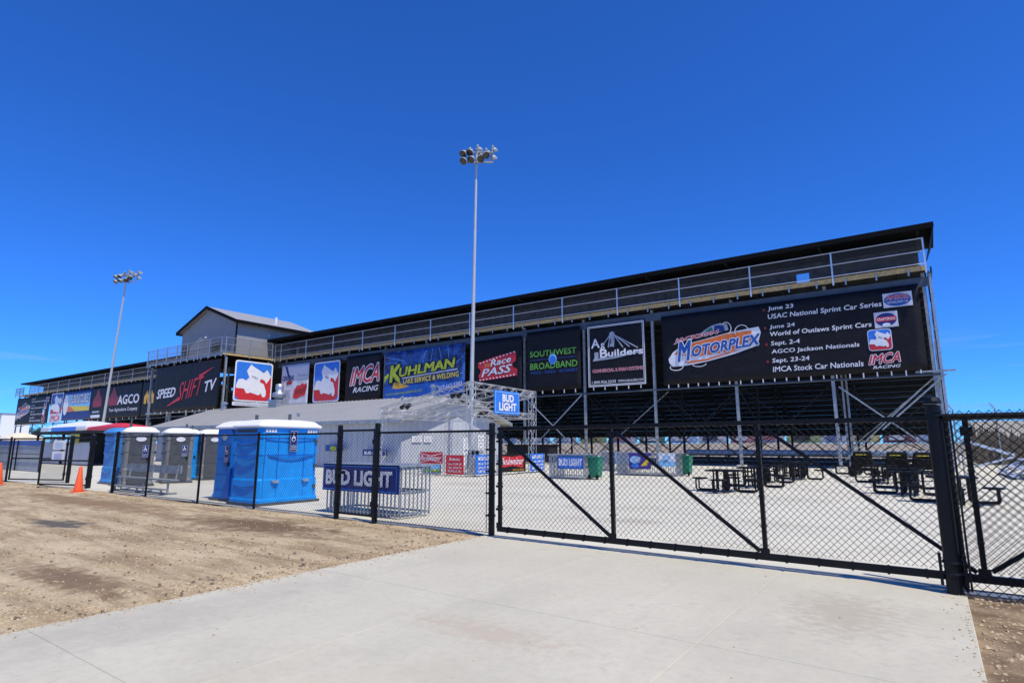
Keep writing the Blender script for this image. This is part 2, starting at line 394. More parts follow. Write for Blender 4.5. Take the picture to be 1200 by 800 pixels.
# ------------------------------------------------------------------ ground
def sheet(name, x0, x1, y0, y1, z, m):
    return tag(MB().poly([(x0, y0, z), (x1, y0, z), (x1, y1, z), (x0, y1, z)]).build(name, m), kind='structure')
sheet('ground', -3000, 3000, -3000, 3000, -.12, M['soil'])

def field(name, x0, x1, y0, y1, step, m, amp, edge):
    nx, ny = int((x1-x0)/step), int((y1-y0)/step); b = MB()
    for j in range(ny+1):
        for i in range(nx+1):
            x, y = x0+(x1-x0)*i/nx, y0+(y1-y0)*j/ny
            z = amp*noise.noise((x*.35, y*.8, 1.))+amp*.5*noise.noise((x*1.6, y*2.2, 4.))+amp*.3*noise.noise((x*5, y*5, 9.))
            b.v.append((x, y, z+edge(x, y)))
    for j in range(ny):
        for i in range(nx): q = j*(nx+1)+i; b.f.append((q, q+1, q+nx+2, q+nx+1))
    return tag(b.build(name, m, smooth=True), kind='structure')
field('dirt_lot', -46, -6.9, -9, 9.0, .2, M['dirt'], .05, lambda x, y: -.03-.02*max(0, 1-abs(x+6.9)))
field('dirt_verge', .15, 12, 2, 8.75, .2, M['dirt_brown'], .05, lambda x, y: -.035)
sheet('far_lot', -400, -46, -60, 9, -.06, M['dirt'])
sheet('side_yard', .15, 160, 8.75, 200, -.04, M['apron'])
sheet('concourse', -230, .15, 9.0, 75, -.022, M['apron'])
sheet('infield', -500, 500, 75, 420, -.05, M['berm'])

drive = tag(bpy.data.objects.new('driveway', None), kind='structure'); COL.objects.link(drive); drive.location = (-3.4, 0, 0)
xs = [-6.88, -4.33, -1.78, .15]; ys = [-7.4, -4.25, -1.1, 2.05, 5.2, 8.98]
for i in range(3):
    for j in range(5):
        g = .004
        MB().box(xs[i]+(g if i else 0), xs[i+1]-(g if i < 2 else 0), ys[j]+g, ys[j+1]-g, -.15, 0).build('slab', M['concrete'], drive, bevel=.008)
MB().box(xs[0]+.02, xs[-1]-.02, ys[0], ys[-1]-.02, -.15, -.008).build('joint_bed', M['concrete'], drive)

# loose limestone: denser along the driveway's edge and the fence foot
def stones(name, m, pts, smin, smax, seed):
    rg = np.random.default_rng(seed); n = len(pts)
    base = np.array([(1, 0, 0), (-.5, .87, 0), (-.5, -.87, 0), (.45, .25, .62), (-.5, .2, .55), (.05, -.5, .66)])
    fac = [(0, 1, 3), (1, 4, 3), (1, 2, 4), (2, 5, 4), (2, 0, 5), (0, 3, 5), (3, 4, 5)]
    sc = smin+(smax-smin)*rg.random(n)**2.2; an = rg.random(n)*6.28
    v = base[None]*(.7+.6*rg.random((n, 6, 1)))*sc[:, None, None]*np.stack([np.ones(n), .6+.4*rg.random(n), .6+.5*rg.random(n)], 1)[:, None]
    c_, s_ = np.cos(an)[:, None], np.sin(an)[:, None]
    x = v[..., 0]*c_-v[..., 1]*s_; y = v[..., 0]*s_+v[..., 1]*c_
    v = np.stack([x+pts[:, 0:1], y+pts[:, 1:2], v[..., 2]+pts[:, 2:3]], -1).reshape(-1, 3)
    f = (np.array(fac)[None]+np.arange(n)[:, None, None]*6).reshape(-1, 3)
    me = bpy.data.meshes.new(name); me.vertices.add(len(v)); me.vertices.foreach_set('co', v.ravel().astype(np.float32))
    me.loops.add(f.size); me.loops.foreach_set('vertex_index', f.ravel().astype(np.int32))
    me.polygons.add(len(f)); me.polygons.foreach_set('loop_start', np.arange(0, f.size, 3, dtype=np.int32)); me.polygons.foreach_set('loop_total', np.full(len(f), 3, np.int32))
    me.update(calc_edges=True); me.validate(); me.materials.append(m)
    o = bpy.data.objects.new(name, me); COL.objects.link(o); return tag(o, kind='stuff')
rg = np.random.default_rng(3)
def dirt_z(x, y): return .05*noise.noise((x*.35, y*.8, 1.))+.025*noise.noise((x*1.6, y*2.2, 4.))-.032-.02*max(0, 1-abs(x+6.9))
P = []
for k, (n, fx, fy) in enumerate(((26000, lambda n: -6.95-rg.exponential(4.5, n), lambda n: rg.uniform(-1, 8.9, n)), (9000, lambda n: -6.9-np.abs(rg.normal(0, .7, n)), lambda n: rg.uniform(-1, 8.9, n)),
                                 (9000, lambda n: rg.uniform(-34, -6.95, n), lambda n: 8.85-np.abs(rg.normal(0, .38, n))),
                                 (14000, lambda n: -6.95-rg.exponential(5.5, n), lambda n: rg.uniform(-1, 8.9, n)))):
    x, y = fx(n), fy(n)
    keep = rg.random(n) < [.25+.75*max(0., min(1., .5+1.6*noise.noise((a*.9, b*1.4, 7.)))) for a, b in zip(x, y)]
    P.append(np.array([(a, b, dirt_z(a, b)) for a, b in zip(x[keep], y[keep])]))
P = np.concatenate(P)
for cx, cy, rx, ry in ((-11.6, 7.3, 3.4, 1.0), (-20.5, 7.2, 8, .8), (-15.6, 5.0, 1.5, .5), (-9.0, 3.1, 2.2, .45), (-8.2, 5.6, .5, 2.0)):
    P = P[(np.hypot((P[:, 0]-cx)/rx, (P[:, 1]-cy)/ry) > 1) | (rg.random(len(P)) < .22)]
stones('gravel', M['stone'], P, .006, .025, 1)
q = P[rg.random(len(P)) < .10].copy(); q[:, :2] += rg.normal(0, .25, (len(q), 2)); q = q[q[:, 0] < -6.95]; q = q[q[:, 1] < 8.9]
stones('dark_gravel', M['stone_dark'], q, .008, .034, 2)
x, y = rg.uniform(.2, 5, 5000), rg.uniform(3.2, 8.6, 5000)
stones('verge_gravel', M['stone'], np.array([(a, b, .05*noise.noise((a*.35, b*.8, 1.))-.036) for a, b in zip(x, y)]), .008, .034, 5)
x, y = np.concatenate([rg.uniform(-6.7, .1, 70), -6.88+rg.exponential(.10, 900), .14-rg.exponential(.07, 250)]), rg.uniform(-.5, 8.8, 1220)
stones('driveway_grit', M['stone'], np.stack([x, y, np.full(1220, .001)], 1), .005, .02, 6)

# ------------------------------------------------------------------ black chain-link perimeter fence
FY = 8.9
def post(b, x, y, z0, z1, r): b.tube((x, y, z0), (x, y, z1), r, 12); b.lathe([(r*1.08, z1), (r*.95, z1+.02), (r*.4, z1+.035)], 12, (x, y, 0))
fence = thing('chain_link_fence', 'long black chain-link fence run along the gravel lot, from the driveway to the toilets', 'fence', (-16, FY, 0))
fp = [(-6.79, .06, 2.02), (-14.6, .032, 1.93), (-17.5, .032, 1.93), (-20.8, .032, 1.95), (-9.97, .062, 2.08), (-11.25, .06, 2.06), (-23.35, .055, 2.06)]
for x, r, h in fp:
    b = MB(); post(b, x, FY, -.1, h, r); b.build('post', M['black'], fence, smooth=False)
for x0, x1 in ((-6.79, -9.97), (-11.25, -14.6), (-14.6, -17.5), (-17.5, -20.8), (-20.8, -23.35)):
    MB().tube((x0, FY, 1.9), (x1, FY, 1.9), .024, 8).build('top_rail', M['black'], fence)
for x0, x1 in ((-9.97, -6.79), (-23.35, -11.25)):
    b = MB(); chain(b, (x0, FY-.03, 0), (1, 0, 0), x1-x0, .03, 1.92, .09, 0.0032 if x1 > -10 else .0024, 3 if x1 < -10 else 4)
    b.tube((x0, FY-.03, .05), (x1, FY-.03, .05), .006, 4)
    b.build('chain_mesh', M['wire'], fence)
for x in (-6.79, -9.97, -11.25):
    b = MB()
    for z in (.35, .75, 1.15, 1.55, 1.85): b.lathe([(.075, z-.02), (.075, z+.02)], 10, (x, FY, 0)); b.box(x-.11 if x > -8 else x+.05, x-.05 if x > -8 else x+.11, FY-.05, FY-.03, z-.015, z+.015)
    b.tube((x+(-.1 if x > -8 else .1), FY-.03, .08), (x+(-.1 if x > -8 else .1), FY-.03, 1.86), .008, 4)
    b.build('tension_band', M['black'], fence)

def leaf(name, label, P, Q, z0, z1, mid=None, hinges=True, mesh_r=.0026, r=.028, pitch=.09, braces=()):
    P = Vector(P); Q = Vector(Q); a = (Q-P).normalized(); w = (Q-P).length; t = thing(name, label, 'gate', tuple(P))
    for p in (P, Q): MB().tube(p+Vector((0, 0, z0-.03)), p+Vector((0, 0, z1+.03)), r, 8).build('upright', M['black'], t)
    for z in [z0, z1]+([mid] if mid else []): MB().tube(P+Vector((0, 0, z)), Q+Vector((0, 0, z)), r*.92, 8).build('rail', M['black'], t)
    chain(MB(), P, a, w, z0, z1, pitch, mesh_r, 3).build('chain_mesh', M['wire'], t)
    b = MB()
    for z in (z0+.25, z1-.25): b.lathe([(r*1.8, z-.05), (r*1.8, z+.05)], 8, tuple(P))
    b.build('hinge', M['black'], t)
    return t
g1 = leaf('pedestrian_gate', 'narrow black chain-link walk gate standing between two thick posts before the bar counter', (-10.06, FY, 0), (-11.18, FY, 0), .12, 1.96)
b = MB(); b.box(-11.24, -11.06, FY-.05, FY+.05, .98, 1.05); b.build('latch', M['black'], g1)

# the long sliding gate
gy = 8.72
gate = thing('sliding_gate', 'long black sliding chain-link gate closing the concrete driveway', 'gate', (-3, gy, 0))
zt = lambda x: 1.93+.012*(x+6.6)/3
X0, X1 = -6.48, 3.4; ups = [-6.46, -4.23, -1.98, .34, 2.6]
MB().bar((X0-.03, gy, .155), (X1, gy, .155), .06, .085).build('bottom_rail', M['black'], gate)
MB().bar((X0-.03, gy, zt(X0)), (X1, gy, zt(X1)), .055, .06).build('top_rail', M['black'], gate)
for x in ups: MB().bar((x, gy, .18), (x, gy, zt(x)), .055, .06).build('upright', M['black'], gate)
for (xa, za), (xb, zb) in (((-6.40, 1.80), (-4.29, .22)), ((-4.14, 1.84), (-2.05, .22)), ((-1.88, 1.86), (.27, .22)), ((.41, .24), (2.55, 1.85))):
    MB().bar((xa, gy, za), (xb, gy, zb), .045, .045).build('brace', M['black'], gate)
chain(MB(), (X0, gy-.035, 0), (1, 0, 0), X1-X0, .23, 1.95, .088, .0031).build('chain_mesh', M['wire'], gate)
b = MB()
for x in (X0, ): 
    for z in (.5, .9, 1.3, 1.7): b.box(x-.04, x+.05, gy-.05, gy+.045, z-.02, z+.02)
b.build('tension_band', M['black'], gate)

b = MB()
for i in range(26):
    x = X0+.2+.38*i
    b.box(x-.012, x+.012, gy-.05, gy+.035, zt(x)-.04, zt(x)+.034); b.box(x-.012, x+.012, gy-.05, gy+.036, .105, .205)
for x in ups:
    for z in (.55, .95, 1.35, 1.7): b.box(x-.036, x+.036, gy-.05, gy+.036, z-.012, z+.012)
tag(b.build('wire_tie', M['black'], gate), kind='stuff')
for x in ups:
    for z in (.22, 1.8): MB().box(x-.06, x+.06, gy-.034, gy-.030, z-.05, z+.05).build('gusset', M['black'], gate)
gp = thing('gate_post', 'thick black round gate post with steel roller brackets at the driveway edge', 'post', (.05, 8.56, 0))
b = MB(); b.tube((.05, 8.52, -.1), (.05, 8.52, 2.10), .08, 16); b.lathe([(.092, 2.12), (.09, 2.15), (.07, 2.19), (.02, 2.21)], 16, (.05, 8.52, 0)); b.build('post_shaft', M['black'], gp)
b = MB(); b.tube((.15, 8.92, -.1), (.15, 8.92, 2.0), .04, 12); b.build('rear_shaft', M['black'], gp)
for z in (.34, .22): MB().lathe([(.094, z-.012), (.094, z+.012)], 16, (.05, 8.52, 0)).build('clamp', M['dark_steel'], gp)
for z in (1.98, 2.03): MB().lathe([(.091, z-.006), (.091, z+.006)], 16, (.05, 8.52, 0)).build('clamp', M['dark_steel'], gp)
for xb in (-.075, .155): MB().box(xb, xb+.03, 8.52, 8.62, .08, .42).build('roller_bracket', M['dark_steel'], gp)

rf = thing('chain_link_fence', 'black chain-link fence section beyond the thick gate post, over brown gravel verge', 'fence', (1.6, 8.5, 0))
for x in (3.2, 6.2): b = MB(); post(b, x, 8.48, -.1, 2.0, .04); b.build('post', M['black'], rf)
MB().tube((.13, 8.48, 1.965), (6.5, 8.48, 1.965), .034, 10).build('top_rail', M['black'], rf)
MB().tube((.13, 8.48, .07), (6.5, 8.48, .07), .006, 4).build('tension_wire', M['wire'], rf)
b = MB(); chain(b, (.14, 8.435, 0), (1, 0, 0), 6.2, .02, 2.03, .088, .0031); b.build('chain_mesh', M['wire'], rf)
MB().tube((.2, 8.46, .05), (.2, 8.46, 1.95), .012, 5).build('tension_bar', M['black'], rf)

# the double gate standing open far along the fence
gl = leaf('swing_gate', 'open chain-link gate leaf hung on the post beside the orange cone', (-26.5, 9.2, 0), (-29.1, 8.45, 0), .10, 1.9, 1.02, r=.035, mesh_r=.003, pitch=.1)
gr = leaf('swing_gate', 'open chain-link gate leaf swung back, hung on the post behind the paper notices', (-31.4, 10.0, 0), (-34.1, 8.8, 0), .10, 1.9, 1.02, r=.035, mesh_r=.003, pitch=.1)
for lab, x, y, r in (('thick black gate post behind the orange cone beside the blue toilet', -26.75, 9.35, .09), ('thick black gate post carrying the two white papers', -31.05, 10.05, .08)):
    t = thing('gate_post', lab, 'post', (x, y, 0)); b = MB(); post(b, x, y, -.1, 2.0, r); b.build('post_shaft', M['black'], t)
    b = MB()
    for z in (.4, 1.1, 1.7): b.lathe([(r*1.15, z-.03), (r*1.15, z+.03)], 10, (x, y, 0))
    b.build('hinge_band', M['black'], t)
pa = Vector((-31.4, 9.93, 0)); dv = (Vector((-34.1, 8.8, 0))-Vector((-31.4, 10, 0))).normalized()
for i, (z0, z1, lab, tx) in enumerate(((1.42, 1.82, 'upper of two white paper notices on the open gate', 'NOTICE'), (.92, 1.34, 'lower of two white paper notices on the open gate', 'NO PETS'))):
    O = Vector((-32.02, 9.66, z0))
    p = Panel('paper_notice', lab, 'sign', O, -dv, .68, z1-z0, M['white_print'], group='papers on the open gate', wave=0, thick=.01)
    for k in range(3): p.rect(.2, .25+.2*k, .8, .31+.2*k, M['sky_print'] if i == 0 else M['bright_blue'], 1, 'text_line')
lf = thing('chain_link_fence', 'black chain-link fence with thin posts continuing past the open double gate', 'fence', (-38, 8.8, 0))
for x, y in ((-34.3, 8.75), (-38.5, 8.8), (-43, 8.8), (-48, 8.8)): b = MB(); post(b, x, y, -.1, 1.95, .045); b.build('post', M['black'], lf)
MB().tube((-34.3, 8.78, 1.88), (-52, 8.8, 1.88), .028, 8).build('top_rail', M['black'], lf)
chain(MB(), (-52, 8.78, 0), (1, 0, 0), 17.7, .05, 1.9, .1, .003, 3).build('chain_mesh', M['wire'], lf)

def cone(x, y, lab):
    t = thing('traffic_cone', lab, 'cone', (x, y, 0), 'orange cones on the gravel lot')
    MB().box(x-.21, x+.21, y-.21, y+.21, -.03, .02).build('base', M['orange_cone'], t, bevel=.015)
    MB().lathe([(.155, .02), (.145, .06), (.045, .86), (.03, .88), (.012, .885)], 14, (x, y, 0)).build('cone_body', M['orange_cone'], t, smooth=True)
cone(-24.7, 8.35, 'orange traffic cone at the foot of the gate post beside the blue toilet')
cone(-32.3, 8.0, 'orange traffic cone cut by the photo edge beside the open gate')
# ------------------------------------------------------------------ portable toilets
def access_sign(t, O, ux, w, h, lab=None):
    p = Panel('access_sign', None, None, O, ux, w, h, M['navy_print'], parent=t, wave=0, thick=.008)
    p.frame(.04, .02, .96, .98, .012, M['grey_print'])
    n = 14; ring = [(.47+.26*math.cos(2*math.pi*i/n), .60+.13*math.sin(2*math.pi*i/n)) for i in range(n)]
    p.poly(ring, M['white_print'], 1); p.poly([(.47+(u-.47)*.66, .6+(v-.6)*.66) for u, v in ring], M['navy_print'], 2)
    p.poly([(.36, .62), (.36, .82), (.46, .82), (.46, .70), (.66, .70), (.66, .66)], M['white_print'], 3)
    p.ellipse(.41, .87, .09, .04, M['white_print'], 3)
    for k in range(3): p.rect(.15, .10+.08*k, .85, .14+.08*k, M['grey_print'], 1, 'text_line')
def toilet(lab, x, y, rz, w, dp, body, trim, roof, sign=True, oval=False, ada=False):
    t = thing('portable_toilet', lab, 'portable toilet', (0, 0, 0), 'portable toilets behind the fence')
    h = 2.08; e = .05
    b = MB(); hw, hd = w/2, dp/2
    # body with tapered walls and rounded corners
    def ring(sx, sy, z, c_): return [(sx-c_, -sy, z), (sx, -sy+c_, z), (sx, sy-c_, z), (sx-c_, sy, z), (-sx+c_, sy, z), (-sx, sy-c_, z), (-sx, -sy+c_, z), (-sx+c_, -sy, z)]
    lv = [(0, .0), (.10, .0), (.12, .025), (.62, .03), (.66, .055), (1.28, .05), (1.32, .035), (1.75, .045), (1.8, .02), (h, .03)]
    for z, ins in lv: b.v += ring(hd-ins, hw-ins, z+.06, .07)
    for k in range(len(lv)-1):
        for i in range(8): j = (i+1) % 8; b.f.append((k*8+i, k*8+j, k*8+8+j, k*8+8+i))
    b.f += [tuple(range(7, -1, -1)), tuple(range((len(lv)-1)*8, len(lv)*8))]
    b.build('body', body, t, bevel=.012)
    MB().box(-hd-.03, hd+.03, -hw-.03, hw+.03, -.02, .07).build('skid_base', M['toilet_dark'], t)
    # roof
    b = MB(); lv2 = [(.05, h+.05), (.06, h+.12), (-.02, h+.17), (-.10, h+.25), (-.3, h+.30)]
    for ins, z in lv2: b.v += ring(hd+ins if ins > -.2 else hd*.5, hw+ins if ins > -.2 else hw*.55, z, .1 if ins > -.2 else .05)
    for k in range(len(lv2)-1):
        for i in range(8): j = (i+1) % 8; b.f.append((k*8+i, k*8+j, k*8+8+j, k*8+8+i))
    b.f += [tuple(range(7, -1, -1)), tuple(range((len(lv2)-1)*8, len(lv2)*8))]
    b.build('roof', roof, t, bevel=.03)
    b = MB(); b.tube((-hd*.4, hw*.55, h+.1), (-hd*.4, hw*.55, h+.5), .05, 10); b.build('vent_pipe', M['toilet_dark'], t)
    # door on the +x face
    dw = min(.74, w*.66)
    dm = MB(); x0 = hd-.055
    dm.v += [(x0, -dw/2, .1), (x0, dw/2, .1), (x0, dw/2, 2.0), (x0, dw/2-.12, 2.14), (x0, -dw/2+.12, 2.14), (x0, -dw/2, 2.0)]
    n = len(dm.v); dm.v += [(a+.075, c_, z) for a, c_, z in dm.v]
    dm.f += [tuple(range(n, 2*n)), tuple(range(n-1, -1, -1))]+[(i, (i+1) % n, n+(i+1) % n, n+i) for i in range(n)]
    if not ada:
        door = dm.build('door', trim, t, bevel=.015)
        for z in ((.35, .8, 1.25, 1.7)): MB().box(x0+.06, x0+.085, -dw/2+.08, dw/2-.08, z, z+.03).build('door_rib', trim, door)
        MB().box(x0+.07, x0+.12, dw/2-.12, dw/2-.05, 1.02, 1.14).build('handle', M['rubber'], door)
    if not ada:
        p = Panel('sticker', None, None, (x0+.08, -.22+.04, 1.78), (0, 1, 0), .36, .2, trim, parent=t, wave=0, thick=.003)
        if oval: p.ellipse(.5, .5, .5, .5, M['white_print'], 1)
        else: p.ellipse(.5, .5, .35, .5, M['grey_print'], 1)
    if sign and not ada: access_sign(t, (x0+.10, dw/2-.3, 1.12), (0, 1, 0), .22, .52)
    # vents under the eave
    b = MB()
    for yy in ([-hw+.18+i*.09 for i in range(4)]+[hw-.18-i*.09 for i in range(4)]): b.box(hd-.04, hd-.005, yy-.03, yy+.03, h-.08, h+.01)
    b.build('vent', M['toilet_white'] if ada else M['toilet_dark'], t)
    b = MB()
    for xx in [-hd+.2+i*.1 for i in range(int((dp-.3)/.1))]: b.box(xx-.03, xx+.03, -hw-.004, -hw+.05, h-.08, h+.01)
    b.build('vent', M['toilet_dark'], t)
    if ada:
        access_sign(t, (hd+.012, -.10, 1.46), (0, 1, 0), .26, .60)
        b = MB()
        b.path([(hd-.03+.03*math.sin(math.pi*i/10), -hw*.72+hw*1.5*i/10, 1.36-.07*math.sin(math.pi*i/10)) for i in range(11)], .022, 6)
        b.path([(hd-.03, -hw*.8+hw*1.6*i/10, 1.80-.05*math.sin(math.pi*i/10)) for i in range(11)], .014, 6)
        for yy in (-hw+.16, hw-.16, -.42, .46): b.path([(hd-.028, yy, .16), (hd-.028, yy*.985, 1.2), (hd-.02, yy*.97, 1.98)], .010, 5)
        b.build('moulded_rib', M['toilet_blue_dark'], t)
        for zz in (.4, 1.0, 1.7): MB().box(hd-.04, hd+.01, hw-.2, hw-.12, zz, zz+.1).build('hinge', M['toilet_dark'], t)
        for yy in (-.48, .52):
            b = MB(); b.box(hd-.05, hd+.03, yy-.11, yy+.11, .62, .67); b.box(hd-.03, hd+.05, yy-.07, yy+.07, .6, .64); b.build('handle', M['galv'], t)
    # side (-y face) mouldings
    b = MB()
    for z in (.55, 1.30, 1.72): b.path([(-hd*.72+hd*1.44*i/8, -hw+.02-.02*math.sin(math.pi*i/8), z-.05*math.sin(math.pi*i/8)) for i in range(9)], .02, 6)
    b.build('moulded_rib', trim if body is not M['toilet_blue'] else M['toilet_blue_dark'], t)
    t.location = (x, y, -.02); t.rotation_euler = (0, 0, rz)
    return t
toilet('wide blue wheelchair accessible portable toilet with white roof, its handicap sign in full sun', -15.85, 10.28, R(1), 2.0, 1.4, M['toilet_blue'], M['toilet_blue'], M['toilet_white'], ada=True)
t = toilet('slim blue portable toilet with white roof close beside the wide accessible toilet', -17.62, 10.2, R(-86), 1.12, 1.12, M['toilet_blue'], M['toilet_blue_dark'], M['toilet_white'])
toilet('grey portable toilet with white roof next to the pale blue toilet', -26.75, 11.0, R(-17), 1.16, 1.2, M['toilet_grey'], M['toilet_dark'], M['toilet_white'], oval=True)
toilet('grey portable toilet with white roof, middle one of the three grey toilets', -27.6, 12.95, R(-17), 1.16, 1.2, M['toilet_grey'], M['toilet_dark'], M['toilet_white'], oval=True)
toilet('grey portable toilet with white roof nearest the slim blue toilet, third behind the bench', -28.6, 15.0, R(-17), 1.16, 1.2, M['toilet_grey'], M['toilet_dark'], M['toilet_white'], sign=False, oval=True)
toilet('pale blue portable toilet standing between the orange cone and the grey toilets', -28.9, 11.25, R(0), 1.14, 1.2, M['toilet_pale'], M['toilet_pale'], M['toilet_pale'], sign=False)
toilet('blue portable toilet seen as a strip between the second and third grey toilets', -29.2, 14.1, R(-10), .9, 1.1, M['toilet_blue'], M['toilet_blue'], M['toilet_white'], sign=False)
toilet('blue portable toilet seen as a strip behind the third grey toilet', -29.6, 16.6, R(-10), 1.1, 1.2, M['toilet_blue'], M['toilet_blue'], M['toilet_white'], sign=False)

t = thing('bench', 'long grey aluminium bench with backrest plank in front of the grey toilets', 'bench', (-22.9, 9.8, 0))
MB().box(-25.1, -20.9, 9.66, 9.96, .43, .47).build('seat', M['galv_dull'], t)
MB().box(-25.1, -20.9, 9.98, 10.02, .66, .92).build('backrest', M['galv_dull'], t)
MB().box(-25.1, -20.9, 9.40, 9.62, .14, .18).build('foot_plank', M['galv_dull'], t)
for x in (-24.7, -22.9, -21.1):
    b = MB(); b.bar((x, 9.4, 0), (x, 10.0, 0.02), .05, .04); b.bar((x, 9.7, 0), (x, 9.7, .43), .05, .05); b.bar((x, 9.92, .4), (x, 10.0, .95), .05, .04); b.bar((x, 9.5, .0), (x, 9.5, .14), .05, .05); b.build('leg', M['galv_dull'], t)

# ------------------------------------------------------------------ bar counters of upright pickets
def counter(lab, x0, x1, y0, y1, h, single=False):
    t = thing('bar_counter', lab, 'counter', ((x0+x1)/2, y0, 0), 'bar counters of upright pickets')
    MB().box(x0-.08, x1+.08, y0-.1, y1+.08, h, h+.05).build('counter_top', M['galv'], t, bevel=.01)
    b = MB()
    for z in (.08, h*.5, h-.04):
        b.bar((x0, y0, z), (x1, y0, z), .04, .04); b.bar((x1, y0, z), (x1, y1, z), .04, .04); b.bar((x0, y1, z), (x1, y1, z), .04, .04); b.bar((x0, y0, z), (x0, y1, z), .04, .04)
    b.build('frame', M['galv'], t)
    n = max(4, int((x1-x0)/.125)); k = max(3, int((y1-y0)/.125))
    P = [(x0+(x1-x0)*i/n, y0-.03, 0) for i in range(n+1)]+[(x1+.03, y0+(y1-y0)*i/k, 0) for i in range(k+1)]+[(x0-.03, y0+(y1-y0)*i/k, 0) for i in range(1, k+1)]
    if single: repeat('picket', MB().box(-.013, .013, -.013, .013, .02, h), M['galv'], t, P)
    else:
        b = MB()
        for x, y, z in P: b.box(x-.018, x+.018, y-.015, y+.015, .02, h)
        b.build('slatting', M['galv'], t)
    MB().box(x0+.08, x1-.08, y0+.25, y1-.05, h*.45, h*.48).build('shelf', M['galv_dull'], t)
    return t
counter('bar counter of grey pickets behind the walk gate, carrying the big navy sign', -12.5, -9.95, 9.62, 10.55, 1.13, True)
counter('bar counter of grey pickets with the blue beer sign beside the green bin', -15.6, -13.7, 25.2, 26.6, 1.12)
counter('small grey bar counter behind the green bin with a pale blue sign', -17.4, -15.3, 34.4, 35.6, 1.12)
counter('long grey bar counter under the stand holding a purple and yellow sign', -14.3, -11.0, 30.2, 31.5, 1.14)

def budlight(p, u0=.05, v0=.2, u1=.95, v1=.8, two=False):
    p.frame(.02, .05, .98, .95, p.h*.035, M['bright_blue'] if not two else M['sky_print'])
    if two:
        p.text('BUD', .30, .54, .74, .84, M['white_print'], bold=.06); p.text('LIGHT', .17, .16, .85, .48, M['white_print'], bold=.06)
    else: p.text('BUD LIGHT', u0, v0, u1, v1, M['white_print'], bold=.06)
p = Panel('beer_sign', 'long navy banner with white capitals hung on the counter behind the walk gate', 'sign', (-12.62, 9.52, .53), (1, 0, 0), 2.72, .64, M['navy_print'], wave=0, thick=.02)
budlight(p, .06, .25, .92, .76)
p = Panel('beer_sign', 'wide blue sign with white capitals on the counter beside the green wheeled bin', 'sign', (-15.05, 25.05, .48), (1, 0, 0), 1.42, .60, M['bright_blue'], wave=0, thick=.02)
p.frame(0, 0, 1, 1, .05, M['blue_print']); p.text('BUD LIGHT', .06, .26, .95, .78, M['white_print'], bold=.06)
p = Panel('drink_sign', 'small pale blue drink sign on the counter just beyond the green bin', 'sign', (-16.35, 34.25, .42), (1, 0, 0), .95, .72, M['sky_print'], wave=0, thick=.02)
p.ellipse(.5, .55, .34, .3, M['white_print'], 1); p.text('ICE', .28, .42, .72, .70, M['bright_blue'], 2)
p = Panel('drink_sign', 'dark purple sign with white and yellow shapes on the long counter', 'sign', (-13.55, 30.05, .34), (1, 0, 0), 1.25, .85, M['purple_print'], wave=0, thick=.02)
p.poly([(.55, .2), (.75, .5), (.98, .85), (.98, .55), (.8, .2)], M['yellow_print'], 1); p.ellipse(.3, .58, .25, .24, M['sky_print'], 1); p.text('Cider', .08, .45, .55, .75, M['white_print'], 2, rise=.05); p.ellipse(.3, .2, .18, .13, M['bright_blue'], 1)
p = Panel('drink_sign', 'white and sky blue water sign standing beside the second green bin', 'sign', (-11.85, 30.05, .50), (1, 0, 0), .88, .68, M['white_print'], wave=0, thick=.02)
p.rect(0, 0, 1, .38, M['sky_print'], 1); p.poly([(0, .38), (.3, .48), (.6, .38)], M['sky_print'], 2); p.ellipse(.5, .6, .25, .25, M['sky_print'], 2); p.text('water', .3, .5, .72, .72, M['white_print'], 3)

def bin_(lab, x, y):
    t = thing('wheeled_bin', lab, 'trash bin', (x, y, 0), 'green wheeled bins')
    def q(s0, s1, z0, z1, n, m, ox=0): return MB().hexa([(x-s0, y-s0, z0), (x+s0, y-s0, z0), (x+s0, y+s0, z0), (x-s0, y+s0, z0), (x-s1, y-s1, z1), (x+s1, y-s1, z1), (x+s1, y+s1, z1), (x-s1, y+s1, z1)]).build(n, m, t, bevel=.02)
    q(.22, .29, .08, 1.0, 'body', M['green_bin']); q(.31, .30, 1.0, 1.06, 'lid', M['green_bin'])
    for s in (-1, 1): MB().tube((x+s*.2-.03, y-.25, .11), (x+s*.2+.03, y-.25, .11), .11, 12).build('wheel', M['rubber'], t)
    MB().tube((x-.2, y+.33, .96), (x+.2, y+.33, .96), .018, 6).build('handle', M['green_bin'], t)
bin_('green wheeled bin between the blue beer sign and the small counter', -13.35, 25.75)
bin_('green wheeled bin at the end of the long counter near the picnic tables', -10.85, 31.4)

# ------------------------------------------------------------------ truss pavilion
def truss(b, p, q, s=.34, step=.5, r=.019):
    p = Vector(p); q = Vector(q); a = (q-p).normalized(); L = (q-p).length
    u = Vector((0, 0, 1)) if abs(a.z) < .8 else Vector((1, 0, 0)); x = a.cross(u).normalized(); z = x.cross(a)
    c_ = [x*i*s/2+z*j*s/2 for i, j in ((-1, -1), (1, -1), (1, 1), (-1, 1))]
    for o_ in c_: b.tube(p+o_, q+o_, r, 5)
    n = max(1, int(L/step))
    for k in range(n):
        for i in range(4):
            o1, o2 = c_[i], c_[(i+1) % 4]
            if k % 2: o1, o2 = o2, o1
            b.tube(p+o1+a*(L*k/n), p+o2+a*(L*(k+1)/n), r*.6, 4)
    for i in range(4): b.tube(p+c_[i], p+c_[(i+1) % 4], r*.6, 4); b.tube(q+c_[i], q+c_[(i+1) % 4], r*.6, 4)
    return b
tx0, tx1, ty0, ty1 = -26.6, -19.8, 24.1, 30.0
pav = thing('truss_pavilion', 'open pavilion frame of silver lattice trusses beside the concession building', 'pavilion', (-23.2, 27, 0))
